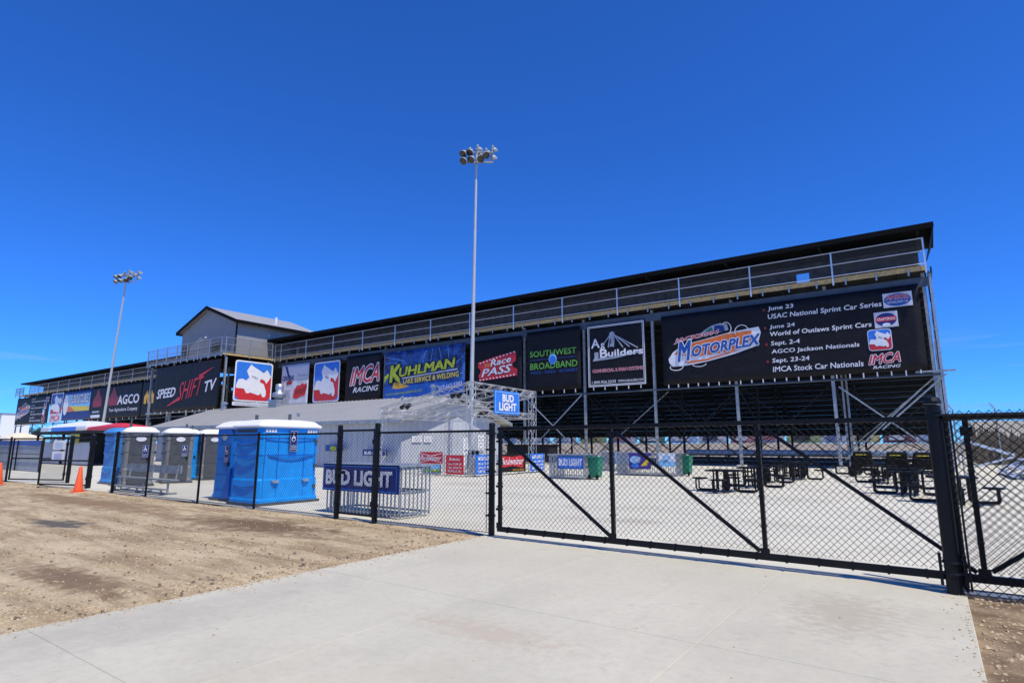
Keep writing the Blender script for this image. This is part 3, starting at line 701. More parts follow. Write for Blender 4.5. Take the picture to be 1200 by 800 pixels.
tops = {(tx0, ty0): 3.8, (tx1, ty0): 4.95, (tx1, ty1): 4.85, (tx0, ty1): 3.8}
for (x, y), h in tops.items(): truss(MB(), (x, y, 0), (x, y, h)).build('tower', M['truss_alu'], pav)
for A, B in (((tx0, ty0), (tx1, ty0)), ((tx1, ty0), (tx1, ty1)), ((tx1, ty1), (tx0, ty1)), ((tx0, ty1), (tx0, ty0))):
    truss(MB(), (*A, tops[A]-.18), (*B, tops[B]-.18)).build('truss_beam', M['truss_alu'], pav)
    truss(MB(), (*A, 3.32), (*B, 3.32), .3).build('truss_beam', M['truss_alu'], pav)
truss(MB(), (tx0, 27, 3.62), (tx1, 27, 4.72)).build('truss_beam', M['truss_alu'], pav)
truss(MB(), ((tx0+tx1)/2, ty0, 4.2), ((tx0+tx1)/2, ty1, 4.15)).build('truss_beam', M['truss_alu'], pav)
for i, (x, y, z, lab) in enumerate(((-24.6, 24.1, 3.75, 'pair of black stage lamps on the low end of the lattice truss'), (-21.0, 24.4, 4.25, 'pair of black stage lamps on the truss next to the tallest tower'), (-21.2, 27, 3.3, 'pair of black stage lamps on the inner low truss'))):
    t = thing('stage_lamp', lab, 'lamp', (x, y, z), 'stage lamps on the truss')
    for s in (-.22, .22): MB().lathe([(.09, -.16), (.11, .0), (.13, .16), (.10, .17)], 10, (x+s, y-.1, z+.05), (.3*s, -.8, -.5)).build('lamp_body', M['black'], t)
    MB().bar((x-.35, y, z+.2), (x+.35, y, z+.2), .04, .04).build('bracket', M['black'], t)
p = Panel('beer_sign', 'square bright blue sign with two rows of white capitals high on the truss frame', 'sign', (tx1+.24, 25.85, 3.32), (0, 1, 0), 2.42, 1.32, M['bright_blue'], wave=0, thick=.05)
budlight(p, two=True)

# crowd barriers round the pavilion, with their signs
def barrier(lab, P, Q):
    t = thing('crowd_barrier', lab, 'barrier', (*P, 0), 'barriers round the pavilion')
    P = Vector((*P, 0)); Q = Vector((*Q, 0)); b = MB(); L = (Q-P).length; a = (Q-P)/L
    b.path([P+Vector((0, 0, .08)), P+Vector((0, 0, 1.08)), Q+Vector((0, 0, 1.08)), Q+Vector((0, 0, .08))], .02, 6)
    b.tube(P+Vector((0, 0, .2)), Q+Vector((0, 0, .2)), .02, 6); b.build('frame', M['galv'], t)
    b = MB(); n = int(L/.14)
    for i in range(1, n): b.tube(P+a*(L*i/n)+Vector((0, 0, .2)), P+a*(L*i/n)+Vector((0, 0, 1.08)), .008, 4)
    b.build('bars', M['galv'], t)
    for o_ in (P+a*.3, Q-a*.3): nn = Vector((-a.y, a.x, 0))*.3; MB().bar(o_-nn+Vector((0, 0, .03)), o_+nn+Vector((0, 0, .03)), .05, .03).build('foot', M['galv'], t)
by = 23.75
barrier('grey crowd barrier carrying the red bow-tie shaped beer sign', (-23.2, by), (-21.4, by))
barrier('grey crowd barrier carrying the dark red price list', (-21.3, by), (-19.6, by))
bx = -19.45
barrier('grey crowd barrier carrying the first blue price list, at the pavilion corner', (bx, 23.9), (bx, 25.9))
barrier('grey crowd barrier carrying the red and black beer banner', (bx, 26.0), (bx, 28.6))
barrier('grey crowd barrier carrying the second blue price list', (bx, 28.7), (bx, 30.8))
p = Panel('beer_sign', 'red bow-tie shaped beer sign with white script, on the barrier facing the gate', 'sign', (-23.05, by-.06, .62), (1, 0, 0), 1.65, .62, M['red_print'], wave=0, thick=.02)
for pts in ([(.03, .85), (.5, .62), (.97, .85), (.97, .90), (.5, .68), (.03, .90)], [(.03, .13), (.5, .36), (.97, .13), (.97, .08), (.5, .30), (.03, .08)]): p.poly(pts, M['white_print'], 1)
p.text('Budweiser', .04, .30, .97, .72, M['white_print'], shear=.3)
p = Panel('scenic_banner', 'low banner with a blue and green picture under the bow-tie beer sign', 'banner', (-22.9, by-.05, .08), (1, 0, 0), 1.4, .50, M['navy_print'], wave=0)
p.rect(.03, .45, .97, .95, M['sky_print'], 1); p.poly([(.03, .3), (.3, .6), (.55, .4), (.97, .55), (.97, .25), (.03, .25)], M['green_print'], 2); p.rect(.03, .06, .97, .2, M['grey_print'], 1); p.ellipse(.7, .42, .1, .1, M['yellow_print'], 3)
p = Panel('price_list', 'dark red price list with white lines of lettering on the pavilion barrier', 'sign', (-21.15, by-.05, .1), (1, 0, 0), 1.22, .98, M['red_print'], wave=0, thick=.02)
p.text('Budweiser', .2, .72, .85, .88, M['white_print'], shear=.3)
for k, s in enumerate(('16oz CAN $5', '12oz CAN $4', 'REFILLS $4')): p.text(s, .14, .47-.19*k, .90, .60-.19*k, M['white_print'])
for y0, lab in ((24.05, 'blue price list with white lettering at the corner of the pavilion'), (29.15, 'blue price list with white lettering at the far end of the pavilion barriers')):
    p = Panel('price_list', lab, 'sign', (bx+.06, y0, .1), (0, 1, 0), 1.5, 1.0, M['bright_blue'], group='blue price lists', wave=0, thick=.02)
    p.text('BUD LIGHT', .12, .72, .88, .9, M['white_print'], bold=.06)
    for k, s in enumerate(('16oz CAN $5', '12oz CAN $4', 'REFILLS $4')): p.text(s, .1, .47-.2*k, .92, .61-.2*k, M['white_print'], bold=.03)
p = Panel('beer_sign', 'black and red beer banner with white script between the two blue price lists', 'sign', (bx+.06, 26.0, .12), (0, 1, 0), 2.65, .98, M['vinyl_black'], wave=0, thick=.02)
p.poly([(.05, .25), (.5, .35), (.88, .2), (.95, .95), (.5, .85), (.05, .92)], M['red_print'], 1); p.text('Budweiser', .08, .42, .90, .80, M['white_print'], shear=.3); p.text('KING OF BEERS', .5, .06, .92, .16, M['gold_print'])
t = thing('round_barrel_table', 'small round grey drum table behind the red price list', 'table', (-21.3, 26.2, 0))
MB().lathe([(.36, 0), (.4, .3), (.4, .8), (.36, 1.1)], 14, (-21.3, 26.2, 0)).build('drum', M['galv_dull'], t)
MB().lathe([(.55, 1.28), (.55, 1.33)], 16, (-21.3, 26.2, 0)).build('tabletop', M['galv_dull'], t)
MB().lathe([(.3, 1.1), (.3, 1.28)], 10, (-21.3, 26.2, 0)).build('neck', M['dark_steel'], t)

# ------------------------------------------------------------------ concession building
cb = thing('concession_building', 'low pale concession building with long grey gabled metal roof', 'building', (-46, 33, 0))
wx0, wx1, wy0, wy1 = -63.4, -28.7, 27.7, 38.7; ry = 33.2
b = MB(); b.box(wx0, wx1, wy0, wy1, 0, 3.2); b.build('wall', M['wall_grey'], cb)
for x, dx in ((wx1-.01, -.15), (wx0, .15)): MB().prism([(x, wy0, 3.2), (x, wy1, 3.2), (x, ry, 5.0)], (dx, 0, 0)).build('gable', M['wall_grey'], cb)
slope = (5.25-3.22)/(ry-27.0)
for s, ye in ((-1, 27.0), (1, 39.4)):
    b = MB(); b.prism([(-64, ye, 3.20), (-64, ry, 5.23), (-64, ry, 5.33), (-64, ye, 3.30)], (36, 0, 0))
    for i in range(73):
        x = -64+.5*i; b.prism([(x-.02, ye, 3.30), (x-.02, ry, 5.33), (x-.02, ry, 5.37), (x-.02, ye, 3.34)], (.04, 0, 0))
    b.build('roof', M['roof_grey'], cb)
    MB().box(-64, -28, ye-.03 if s < 0 else ye, ye if s < 0 else ye+.03, 3.05, 3.30).build('eave_trim', M['galv_dull'], cb)
    for x in (-64.02, -27.98): MB().prism([(x, ye, 3.08), (x, ry, 5.11), (x, ry, 5.38), (x, ye, 3.34)], (.02 if x > -30 else -.02, 0, 0)).build('rake_trim', M['galv_dull'], cb)
b = MB()
for x in np.arange(wx0+.3, wx1, .6): b.box(x-.02, x+.02, wy0-.025, wy0, .1, 3.1)
for y in np.arange(wy0+.3, wy1, .6): b.box(wx1, wx1+.025, y-.02, y+.02, .1, 3.2)
b.build('wall_rib', M['wall_grey'], cb)
for x0, x1 in ((-52.2, -48.0),):
    f = MB(); f.box(x0-.1, x1+.1, wy0-.06, wy0-.026, 1.0, 1.1); f.box(x0-.1, x1+.1, wy0-.06, wy0-.026, 2.5, 2.6); f.box(x0-.1, x0, wy0-.06, wy0-.026, 1.1, 2.5); f.box(x1, x1+.1, wy0-.06, wy0-.026, 1.1, 2.5)
    w_ = f.build('serving_window', M['white_paint'], cb); MB().box(x0, x1, wy0-.03, wy0-.027, 1.1, 2.5).build('opening', M['dark_steel'], w_)  # dark sheet over the solid wall paints the shade of an unlit inside
    MB().box(x0-.15, x1+.15, wy0-.4, wy0-.07, .98, 1.04).build('ledge', M['galv'], cb)
for y0, y1, z0, z1, n, m in ((34.0, 35.0, .05, 2.15, 'door', M['white_paint']),):
    MB().box(wx1+.026, wx1+.06, y0, y1, z0, z1).build(n, m, cb)
for y0, w_, z0, h_, lab in ((28.6, .95, 1.78, .42, 'white menu sheet on the sunlit gable wall, near the building corner'), (29.75, .75, 1.78, .42, 'white menu sheet second along the sunlit gable wall'), (35.7, .75, 1.1, 1.25, 'tall white notice on the sunlit gable wall near its far end')):
    p = Panel('menu_sheet', lab, 'sign', (wx1+.075, y0, z0), (0, 1, 0), w_, h_, M['white_print'], group='white sheets on the gable wall', wave=0, thick=.01)
    for k in range(4): p.rect(.15, .18+.2*k, .85, .22+.2*k, M['grey_print'], 1, 'text_line')
p = Panel('window_sign', 'small blue sign with a yellow green blob under the concession eave', 'sign', (-36.1, 27.3, 1.16), (1, 0, 0), 2.0, .45, M['blue_print'], wave=0, thick=.02); p.ellipse(.45, .45, .2, .4, M['lime_print'], 1)
p = Panel('window_sign', 'small navy sign with white capitals near the concession building corner', 'sign', (-32.0, 27.3, .90), (1, 0, 0), 2.4, .4, M['navy_print'], wave=0, thick=.02); p.text('BUD LIGHT', .08, .2, .85, .7, M['white_print'], bold=.06)
def vent(lab, x, y, z, s, kind):
    t = thing('roof_vent', lab, 'vent', (x, y, z), 'vents on the concession roof')
    if kind == 'fan':
        MB().box(x-s, x+s, y-s, y+s, z-.3, z+s*.9).build('curb_box', M['galv_dull'], t)
        MB().lathe([(s*.55, s*.9), (s*.6, s*1.2), (s*.95, s*1.35), (s*.95, s*1.9), (s*.5, s*2.1), (s*.6, s*2.6), (s*.55, s*3.2), (s*.2, s*3.3)], 16, (x, y, z)).build('fan_hood', M['galv'], t, smooth=True)
    else:
        MB().tube((x, y, z-.4), (x, y, z+s*1.6), s*.5, 12).build('pipe', M['galv'], t); MB().lathe([(s*.8, s*1.6), (s*.8, s*2), (s*.3, s*2.2)], 12, (x, y, z)).build('cowl', M['galv'], t)
vent('big silver exhaust fan on a grey box above the concession roof ridge', -51.5, 33.2, 5.3, .66, 'fan')
vent('small silver vent pipe on the concession roof beside the large racing banner', -61.0, 33, 5.2, .4, 'pipe')
vent('silver vent can on the concession roof ridge beneath the blue and green banner', -31.0, 33.2, 5.3, .42, 'pipe')
vent('small white vent stub on the concession roof close to the lattice trusses', -33.4, 32.2, 4.95, .18, 'pipe')
vent('short vent stub on the near roof slope above the white toilet roof', -41.5, 28.6, 3.7, .2, 'pipe')

# ------------------------------------------------------------------ floodlight masts
rv = Vector((math.cos(R(35.4)), math.sin(R(35.4)), 0)); fv = Vector((-rv.y, rv.x, 0))
def mast(lab, base, top, sc):
    base, top = Vector(base), Vector(top)
    t = thing('floodlight_mast', lab, 'light pole', tuple(base), 'floodlight masts')
    MB().tube(base, top, .165*sc, 14, .085*sc).build('pole', M['pole_zinc'], t, smooth=False)
    MB().lathe([(.42*sc, 0), (.42*sc, .05), (.25*sc, .06), (.25*sc, .25)], 14, tuple(base)).build('base_plate', M['galv_dull'], t)
    for z, wd in ((-.05, 1.25), (-.85, 1.25)):
        c_ = top+Vector((0, 0, z*sc))
        MB().bar(c_-rv*wd*sc, c_+rv*wd*sc, .1*sc, .1*sc).build('crossarm', M['galv_dull'], t)
        MB().bar(c_-fv*.55*sc, c_+fv*.55*sc, .08*sc, .08*sc).build('crossarm', M['galv_dull'], t)
    L = [(-.62, .55, .45, 1), (.15, .75, .45, 1), (1.3, .65, .35, 1), (.8, .4, .3, 1), (1.25, 0, .3, 1), (.25, .15, .3, 1),
         (-.95, -.05, -.5, -1), (-.45, .05, -.5, -1), (.7, -.15, -.5, -1), (-.92, -.62, -.5, -1), (-.35, -.5, -.5, -1), (.3, -.42, -.5, -1)]
    for x, z, y, s in L:
        c_ = top+rv*(x*sc)+fv*(y*sc)+Vector((0, 0, (z-.35)*sc)); ax = (fv*(s*.55)+rv*(.35*(1 if x > 0 else -1))+Vector((0, 0, -.75))).normalized()
        l = MB().lathe([(.05*sc, -.38*sc), (.11*sc, -.33*sc), (.12*sc, -.18*sc), (.23*sc, -.09*sc), (.29*sc, .09*sc), (.29*sc, .125*sc)], 12, tuple(c_), tuple(ax)).build('lamp', M['galv_dull'], t, smooth=False)
        MB().lathe([(.28*sc, .126*sc), (.17*sc, .15*sc), (.02*sc, .16*sc)], 12, tuple(c_), tuple(ax)).build('lens', M['lens'], l)
        MB().tube(c_-ax*(.38*sc), top+rv*(x*.9*sc)+Vector((0, 0, (-.05 if z > -.1 else -.85)*sc)), .03*sc, 5).build('arm', M['galv_dull'], l)
mast('tall silver floodlight mast rising beside the truss pavilion, lamps clustered against the sky', (-26.0, 31.6, 0), (-25.72, 31.6, 23.3), 1.0)
mast('slanting silver floodlight mast farther off, rising before the long dark stand', (-106.3, 38, 0), (-103.4, 38, 28.6), 1.35)
# ------------------------------------------------------------------ grandstands
DZ = 13.2      # deck level
def stand(lab, x0, x1, posts, rails, solid_end):
    t = thing('grandstand', lab, 'grandstand', ((x0+x1)/2, 46, 0))
    # back row of posts, then inner rows that get shorter toward the track
    repeat('post', MB().box(-.10, .10, -.10, .10, 0, 12.9), M['galv_dull'], t, [(x, 46.5, 0) for x in posts])
    b = MB()
    for x in posts: b.box(x-.28, x+.28, 46.2, 46.8, -.02, .12)
    repeat('footing', MB().box(-.3, .3, -.3, .3, -.05, .12), M['apron'], t, [(x, 46.5, 0) for x in posts])
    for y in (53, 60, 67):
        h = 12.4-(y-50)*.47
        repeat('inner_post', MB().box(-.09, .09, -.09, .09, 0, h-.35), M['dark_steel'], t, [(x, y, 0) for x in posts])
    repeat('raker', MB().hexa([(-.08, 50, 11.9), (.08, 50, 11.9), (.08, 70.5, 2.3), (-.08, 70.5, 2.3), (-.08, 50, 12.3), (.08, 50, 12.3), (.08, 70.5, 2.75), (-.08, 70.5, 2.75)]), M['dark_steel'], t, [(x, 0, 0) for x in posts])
    for i in range(len(posts)-1):
        xa, xb = sorted((posts[i], posts[i+1]))
        for k, y in enumerate((53, 60, 67)):
            hz = 12.0-(y-50)*.47-.5
            z1 = min(hz, 5.2)
            if (i+k) % 2 == 0:
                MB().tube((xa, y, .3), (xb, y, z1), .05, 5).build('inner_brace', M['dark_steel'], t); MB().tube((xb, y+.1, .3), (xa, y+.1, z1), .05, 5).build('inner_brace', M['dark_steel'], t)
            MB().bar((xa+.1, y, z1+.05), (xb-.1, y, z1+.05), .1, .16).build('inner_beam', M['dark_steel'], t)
        if i % 3 != 1:
            MB().tube((xa, 49.6, 1.0), (xb, 49.6, 6.2), .05, 5).build('inner_brace', M['galv_dull'] if i % 3 == 0 else M['dark_steel'], t); MB().tube((xb, 49.8, 1.0), (xa, 49.8, 6.2), .05, 5).build('inner_brace', M['dark_steel'], t)
    for x in posts:
        MB().tube((x, 46.6, 6.1), (x, 53, 3.0), .05, 5).build('cross_brace', M['dark_steel'], t)
    # seating seen from underneath: boards between the rakers, each bay its own
    rows = 22; bays = [(min(a, c_), max(a, c_)) for a, c_ in zip(posts, posts[1:])]
    secs = [(x0-5.9, max(posts))] if not solid_end else [(posts[min(i+3, len(posts)-1)], posts[i]) for i in range(0, len(posts)-1, 3)]+[(-97, posts[-1])]
    for xa, xb in secs:
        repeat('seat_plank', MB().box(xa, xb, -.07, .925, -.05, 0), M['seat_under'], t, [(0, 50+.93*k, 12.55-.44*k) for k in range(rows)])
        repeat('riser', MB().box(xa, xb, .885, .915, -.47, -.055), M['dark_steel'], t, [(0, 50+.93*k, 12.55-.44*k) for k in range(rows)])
    MB().box(x0, x1, 70.4, 70.9, 2.55, 3.05).build('front_beam', M['dark_steel'], t)
    b = MB()
    # walkway
    MB().box(x0+.05, x1-.05, 45.85, 50, DZ-.08, DZ).build('deck', M['dark_steel'], t)
    MB().box(x0, x1, 45.78, 45.845, DZ-.28, DZ+.06).build('deck_edge_board', M['wood'], t)
    n = int((x1-x0)/1.83); b = MB()
    repeat('joist', MB().box(-.04, .04, 45.80, 49.9, DZ-.42, DZ-.085), M['dark_steel'], t, [(x0+.4+1.83*i, 0, 0) for i in range(n+1)])
    repeat('edge_bracket', MB().box(-.05, .05, 45.70, 45.775, DZ-.55, DZ-.12), M['galv'], t, [(x0+1.0+1.83*i, 0, 0) for i in range(n)])
    MB().box(x0, x1, 46.30, 46.40, 11.95, 12.6).build('deck_beam', M['pipe_dark'], t)
    MB().tube((x0+.3, 46.38, 6.1), (x1, 46.38, 6.1), .08, 8).build('ledger_pipe', M['pipe_dark'], t)
    MB().tube((x0+.3, 46.45, 3.2), (x1, 46.45, 3.2), .05, 8).build('ledger_pipe', M['dark_steel'], t)
    # guard rail
    repeat('rail_post', MB().box(-.05, .05, -.05, .05, DZ-.5, 15.1), M['alu'], t, [(x, 45.65, 0) for x in rails])
    for z in (15.08, 14.2, 13.36): MB().tube((min(rails), 45.66, z), (max(rails), 45.66, z), .035, 6).build('guard_rail', M['alu'], t)
    b = MB(); ra, rb_ = min(rails), max(rails); chain(b, (ra, 45.64, 0), (1, 0, 0), rb_-ra, 13.36, 15.08, .15, .006, 3); b.build('guard_mesh', M['galv_wire'], t)
    # sheeted wall behind the walkway
    pan = MB(); pan.box(0, 1.0, 49.3, 49.33, 12.2, 15.72)
    for k in range(4): pan.hexa([(.06+.25*k, 49.3, DZ), (.14+.25*k, 49.3, DZ), (.14+.25*k, 49.301, DZ), (.06+.25*k, 49.301, DZ), (.08+.25*k, 49.26, 15.72), (.12+.25*k, 49.26, 15.72), (.12+.25*k, 49.301, 15.72), (.08+.25*k, 49.301, 15.72)])
    offs = [(x0+i*1.0+.05, 0, 0) for i in range(int(x1-x0-.1))]
    hole = [o for o in offs if solid_end and -8.1 < o[0] < -6.3]
    repeat('wall_panel', pan, M['corr'], t, [o for o in offs if o not in hole])
    if hole:
        ha, hb = min(o[0] for o in hole), max(o[0] for o in hole)+1
        b = MB(); b.box(ha, -7.42, 49.3, 49.33, DZ, 15.72); b.box(-6.5, hb, 49.3, 49.33, DZ, 15.72); b.box(-7.42, -6.5, 49.3, 49.33, DZ, 14.1); b.box(-7.42, -6.5, 49.3, 49.33, 14.86, 15.72); b.build('wall_panel', M['corr'], t)
        b = MB(); b.box(-7.46, -7.42, 49.27, 49.34, 14.06, 14.9); b.box(-6.5, -6.46, 49.27, 49.34, 14.06, 14.9); b.build('window_frame', M['dark_steel'], t)
    # roof
    xa, xb = x0-1.5, x1+.6
    b = MB(); b.prism([(xa, 45.3, 15.68), (xa, 50.2, 15.53), (xa, 50.2, 15.70), (xa, 45.3, 15.86)], (xb-xa, 0, 0)); b.build('roof', M['roof_black'], t)
    MB().box(xa-.02, xb+.02, 45.22, 45.29, 15.60, 15.94).build('fascia', M['roof_black'], t)
    repeat('roof_beam', MB().hexa([(-.06, 45.5, 15.50), (.06, 45.5, 15.50), (.06, 50.1, 15.34), (-.06, 50.1, 15.34), (-.06, 45.5, 15.67), (.06, 45.5, 15.67), (.06, 50.1, 15.51), (-.06, 50.1, 15.51)]), M['dark_steel'], t, [(x, 0, 0) for x in posts])
    return t
MAIN_P = [.62-6.5*0]+[-5.25-6.57*k for k in range(11)]
RAILS = [.83]+[-4.62-5.535*k for k in range(13)]
gs = stand('long dark grandstand with slanting black roof edge and railed walkway, seen from behind', -72.5, .9, MAIN_P, [.83]+[-4.55-5.54*k for k in range(13)]+[-72.4], True)
gl2 = stand('far wing of the dark grandstand beyond the grey press house, seen from behind', -175, -97, [-97.5-6.5*k for k in range(12)], [-98.5-6.06*k for k in range(13)], False)
# railed landing past the far wing's roof end
b = MB(); b.box(-181, -175.05, 45.85, 50, DZ-.12, DZ); b.build('landing', M['wood'], gl2)
b = MB()
for x in (-180.9, -178, -175.3):
    b.box(x-.05, x+.05, 45.6, 45.7, DZ-.4, 15.0)
for z in (14.95, 14.1, 13.4): b.tube((-180.9, 45.65, z), (-175.2, 45.65, z), .035, 5)
chain(b, (-180.9, 45.64, 0), (1, 0, 0), 5.7, 13.4, 14.95, .15, .006, 3); b.build('landing_rail', M['galv_wire'], gl2)
for x in (-180.8, -177): MB().box(x-.12, x+.12, 46.4, 46.64, 0, 13.1).build('post', M['galv_dull'], gl2)
MB().tube((-181.5, 46.4, 5.9), (-175, 46.4, 5.9), .1, 8).build('ledger_pipe', M['galv_dull'], gl2)

# end frame at the stand's sunlit corner
ex = 1.0; ey = (46.4, 49.0, 52.0, 56.0, 60.0)
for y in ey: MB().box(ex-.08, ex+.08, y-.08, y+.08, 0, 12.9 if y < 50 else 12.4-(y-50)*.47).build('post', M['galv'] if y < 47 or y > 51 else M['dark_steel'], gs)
for (ya, za), (yb, zb) in (((46.5, 12.6), (49, 9.4)), ((49, 12.4), (46.5, 9.4)), ((46.5, 9.3), (49, 6.2)), ((52, 11.0), (49, 6.2)), ((49, 11.6), (52, 7.2)), ((46.5, 6.0), (49, 3.1)), ((49, 6.0), (46.5, 3.1)), ((49, 6), (52, 2.6)), ((52, 6), (56, 2)), ((56, 8.6), (52, 3.2)), ((46.5, 3.0), (49, .3)), ((56, 6), (60, 2))):
    MB().bar((ex+.05, ya, za), (ex+.05, yb, zb), .07, .09).build('end_brace', M['galv_dull'], gs)
for z, y1 in ((9.4, 52), (6.2, 60), (3.1, 60)): MB().bar((ex-.04, 46.4, z), (ex-.04, y1, z), .08, .10).build('end_ledger', M['galv_dull'], gs)
for z in (6.3, 3.3): MB().bar((-.4, 46.28, z), (1.7, 46.28, z), .1, .12).build('end_ledger', M['galv_dull'], gs)
MB().bar((1.2, 46.3, 6.1), (-2.6, 46.3, 2.6), .10, .10).build('end_brace', M['galv_dull'], gs)
MB().bar((-4.9, 46.3, 5.6), (.9, 46.3, .5), .10, .10).build('end_brace', M['galv_dull'], gs)
MB().bar((-4.9, 46.25, .6), (-.2, 46.25, 5.2), .08, .08).build('end_brace', M['galv_dull'], gs)
MB().bar((-31.3, 46.3, 6.0), (-25.2, 46.3, .6), .08, .08).build('end_brace', M['galv'], gs)
MB().bar((-31.3, 46.25, .6), (-25.2, 46.25, 6.0), .08, .08).build('end_brace', M['galv'], gs)
for xa, xb in ((-24.7, -18.6), (-18.1, -12), (-11.6, -5.5)):
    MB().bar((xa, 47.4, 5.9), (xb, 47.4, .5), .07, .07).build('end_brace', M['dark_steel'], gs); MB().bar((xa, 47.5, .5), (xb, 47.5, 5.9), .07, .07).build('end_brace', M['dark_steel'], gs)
for dx in (.35, .6): MB().box(-5.25+dx-.06, -5.25+dx+.06, 48+dx, 48.12+dx, 0, 9).build('post', M['galv_dull'], gs)
MB().prism([(1.42, 45.3, 15.65), (1.05, 45.7, 14.2), (.95, 48.5, 14.2), (1.3, 50.2, 15.5)], (.05, 0, 0)).build('end_trim', M['roof_black'], gs)
MB().prism([(.9, 46, DZ-.3), (.9, 50, DZ-.3), (.9, 50, DZ-1.6)], (.06, 0, 0)).build('end_trim', M['roof_black'], gs)

# low kick wall and pipe under the back posts
kw = thing('low_barrier_wall', 'low dark slatted barrier wall under the stand, topped by a long blue-grey pipe', 'barrier', (-8, 49, 0))
for z0, z1 in ((.08, .34), (.42, .66), (.74, 1.0)): MB().box(-16.6, -.2, 49.0, 49.06, z0, z1).build('board', M['dark_steel'], kw)
for x in np.arange(-16.4, 0, 2.7): MB().box(x-.05, x+.05, 49.07, 49.15, 0, 1.2).build('post', M['galv_dull'], kw)
MB().tube((-16.8, 48.9, 1.02), (.2, 48.9, 1.02), .20, 12).build('pipe', M['pipe_blue'], kw)
t = thing('equipment_chest', 'dark chest standing under the stand behind the blue price list', 'chest', (-30, 44, 0))
MB().box(-31.5, -27, 43.5, 45, .1, 1.5).build('body', M['dark_steel'], t, bevel=.05); MB().box(-31.6, -26.9, 43.4, 45.1, 1.5, 1.62).build('lid', M['black'], t, bevel=.03)

# ------------------------------------------------------------------ press house on its own deck
pb = thing('press_box', 'grey gabled press house on a raised railed deck in the middle of the stand', 'building', (-83, 42, 0))
px0, px1, py0 = -93.6, -72.6, 38.45
MB().box(px0+.05, px1-.05, py0+.05, 58, DZ-.1, DZ).build('deck', M['dark_steel'], pb)
MB().box(px0, px1-.004, py0, py0+.045, DZ-.3, DZ+.05).build('deck_edge_board', M['galv_dull'], pb)
MB().box(px1-.045, px1, py0+.05, 45.75, DZ-.26, DZ+.05).build('deck_edge_board', M['wood'], pb)
repeat('joist', MB().box(-.04, .04, py0+.1, 46, DZ-.42, DZ-.105), M['dark_steel'], pb, [(px0+.5+1.5*i, 0, 0) for i in range(14)])
repeat('edge_bracket', MB().box(-.06, .06, py0-.08, py0-.005, DZ-.55, DZ-.15), M['galv'], pb, [(px0+1.0+1.83*i, 0, 0) for i in range(11)])
for x in (px0+.4, -86.5, -79.5, px1-.25): MB().box(x-.12, x+.12, py0+.5, py0+.74, 0, DZ-.43).build('post', M['galv_dull'], pb)
for x in (-90.5, -83, -76): MB().box(x-.1, x+.1, 45, 45.2, 0, DZ-.43).build('post', M['galv_dull'], pb)
MB().box(px1-.35, px1-.15, 44.9, 45.1, 0, DZ-.43).build('post', M['galv_dull'], pb)
MB().tube((px0, py0+.5, 6.0), (px1, py0+.5, 6.0), .1, 8).build('ledger_pipe', M['galv_dull'], pb)
RP = [(px0+.05+2.95*i, py0-.06) for i in range(8)]+[(px1+.06, py0+.3), (px1+.06, py0+3.6), (px1+.06, 45.3)]
repeat('rail_post', MB().box(-.05, .05, -.05, .05, DZ-.45, 15.25), M['galv'], pb, [(x, y, 0) for x, y in RP])
for z in (15.22, 14.3, 13.36):
    MB().tube((px0, py0-.06, z), (px1+.06, py0-.06, z), .035, 6).build('guard_rail', M['galv'], pb); MB().tube((px1+.06, py0, z), (px1+.06, 45.4, z), .035, 6).build('guard_rail', M['galv'], pb)
b = MB(); chain(b, (px0, py0-.06, 0), (1, 0, 0), px1-px0, 13.36, 15.22, .15, .006, 3); chain(b, (px1+.06, py0, 0), (0, 1, 0), 7, 13.36, 15.22, .15, .006, 3); b.build('guard_mesh', M['galv_wire'], pb)
hx0, hx1, hy0, hy1, hr = -88.6, -73.9, 40.7, 53, -81.3
ev, rg_ = 17.9, 20.55
b = MB(); b.box(hx0, hx1, hy0, hy1, DZ, 17.75); b.build('wall', M['siding'], pb)
MB().prism([(hx0, hy0, 17.75), (hx1, hy0, 17.75), (hr, hy0, 20.4)], (0, .2, 0)).build('gable', M['siding'], pb)
b = MB()
for x in np.arange(hx0+.3, hx1, .6):
    top = 17.7+2.6*(1-abs(x-hr)/7.4); b.box(x-.02, x+.02, hy0-.010, hy0, DZ, top)
for y in np.arange(hy0+.45, hy1, .9): b.box(hx1, hx1+.010, y-.02, y+.02, DZ, 17.7)
b.build('batten', M['siding'], pb)
MB().box(hx1-.12, hx1+.05, hy0-.05, hy0+.12, DZ, 17.74).build('corner_trim', M['dark_steel'], pb)
for s in (-1, 1):
    xe = hr+s*8.1; b = MB()
    b.prism([(hr, hy0-.5, rg_), (xe, hy0-.5, ev-.25), (xe, hy0-.5, ev-.05), (hr, hy0-.5, rg_+.2)], (0, 13.4, 0))
    for i in (4, 7): x_, y_, z_ = b.v[i]; b.v[i] = (x_, y_, z_-(.9 if x_ == hr else 0))
    b.build('roof', M['roof_grey'], pb)
    MB().prism([(hr, hy0-.58, rg_-.2), (xe, hy0-.58, ev-.45), (xe, hy0-.58, ev+.02), (hr, hy0-.58, rg_+.26)], (0, .07, 0)).build('rake_trim', M['roof_black'], pb)
    MB().box(min(xe, xe+s*.07), max(xe, xe+s*.07), hy0-.58, hy1, ev-.45, ev+.0).build('eave_trim', M['roof_black'], pb)
for x0, x1, z1 in ((-88.1, -86.2, 15.6), (-80.4, -77.6, 15.3)):
    w_ = MB().box(x0, x1, hy0-.07, hy0-.031, DZ if x0 < -85 else 13.9, z1).build('window', M['dark_steel'], pb)
    MB().box(x0+.5, x0+.56, hy0-.09, hy0-.071, DZ if x0 < -85 else 13.9, z1).build('mullion', M['galv_dull'], w_)
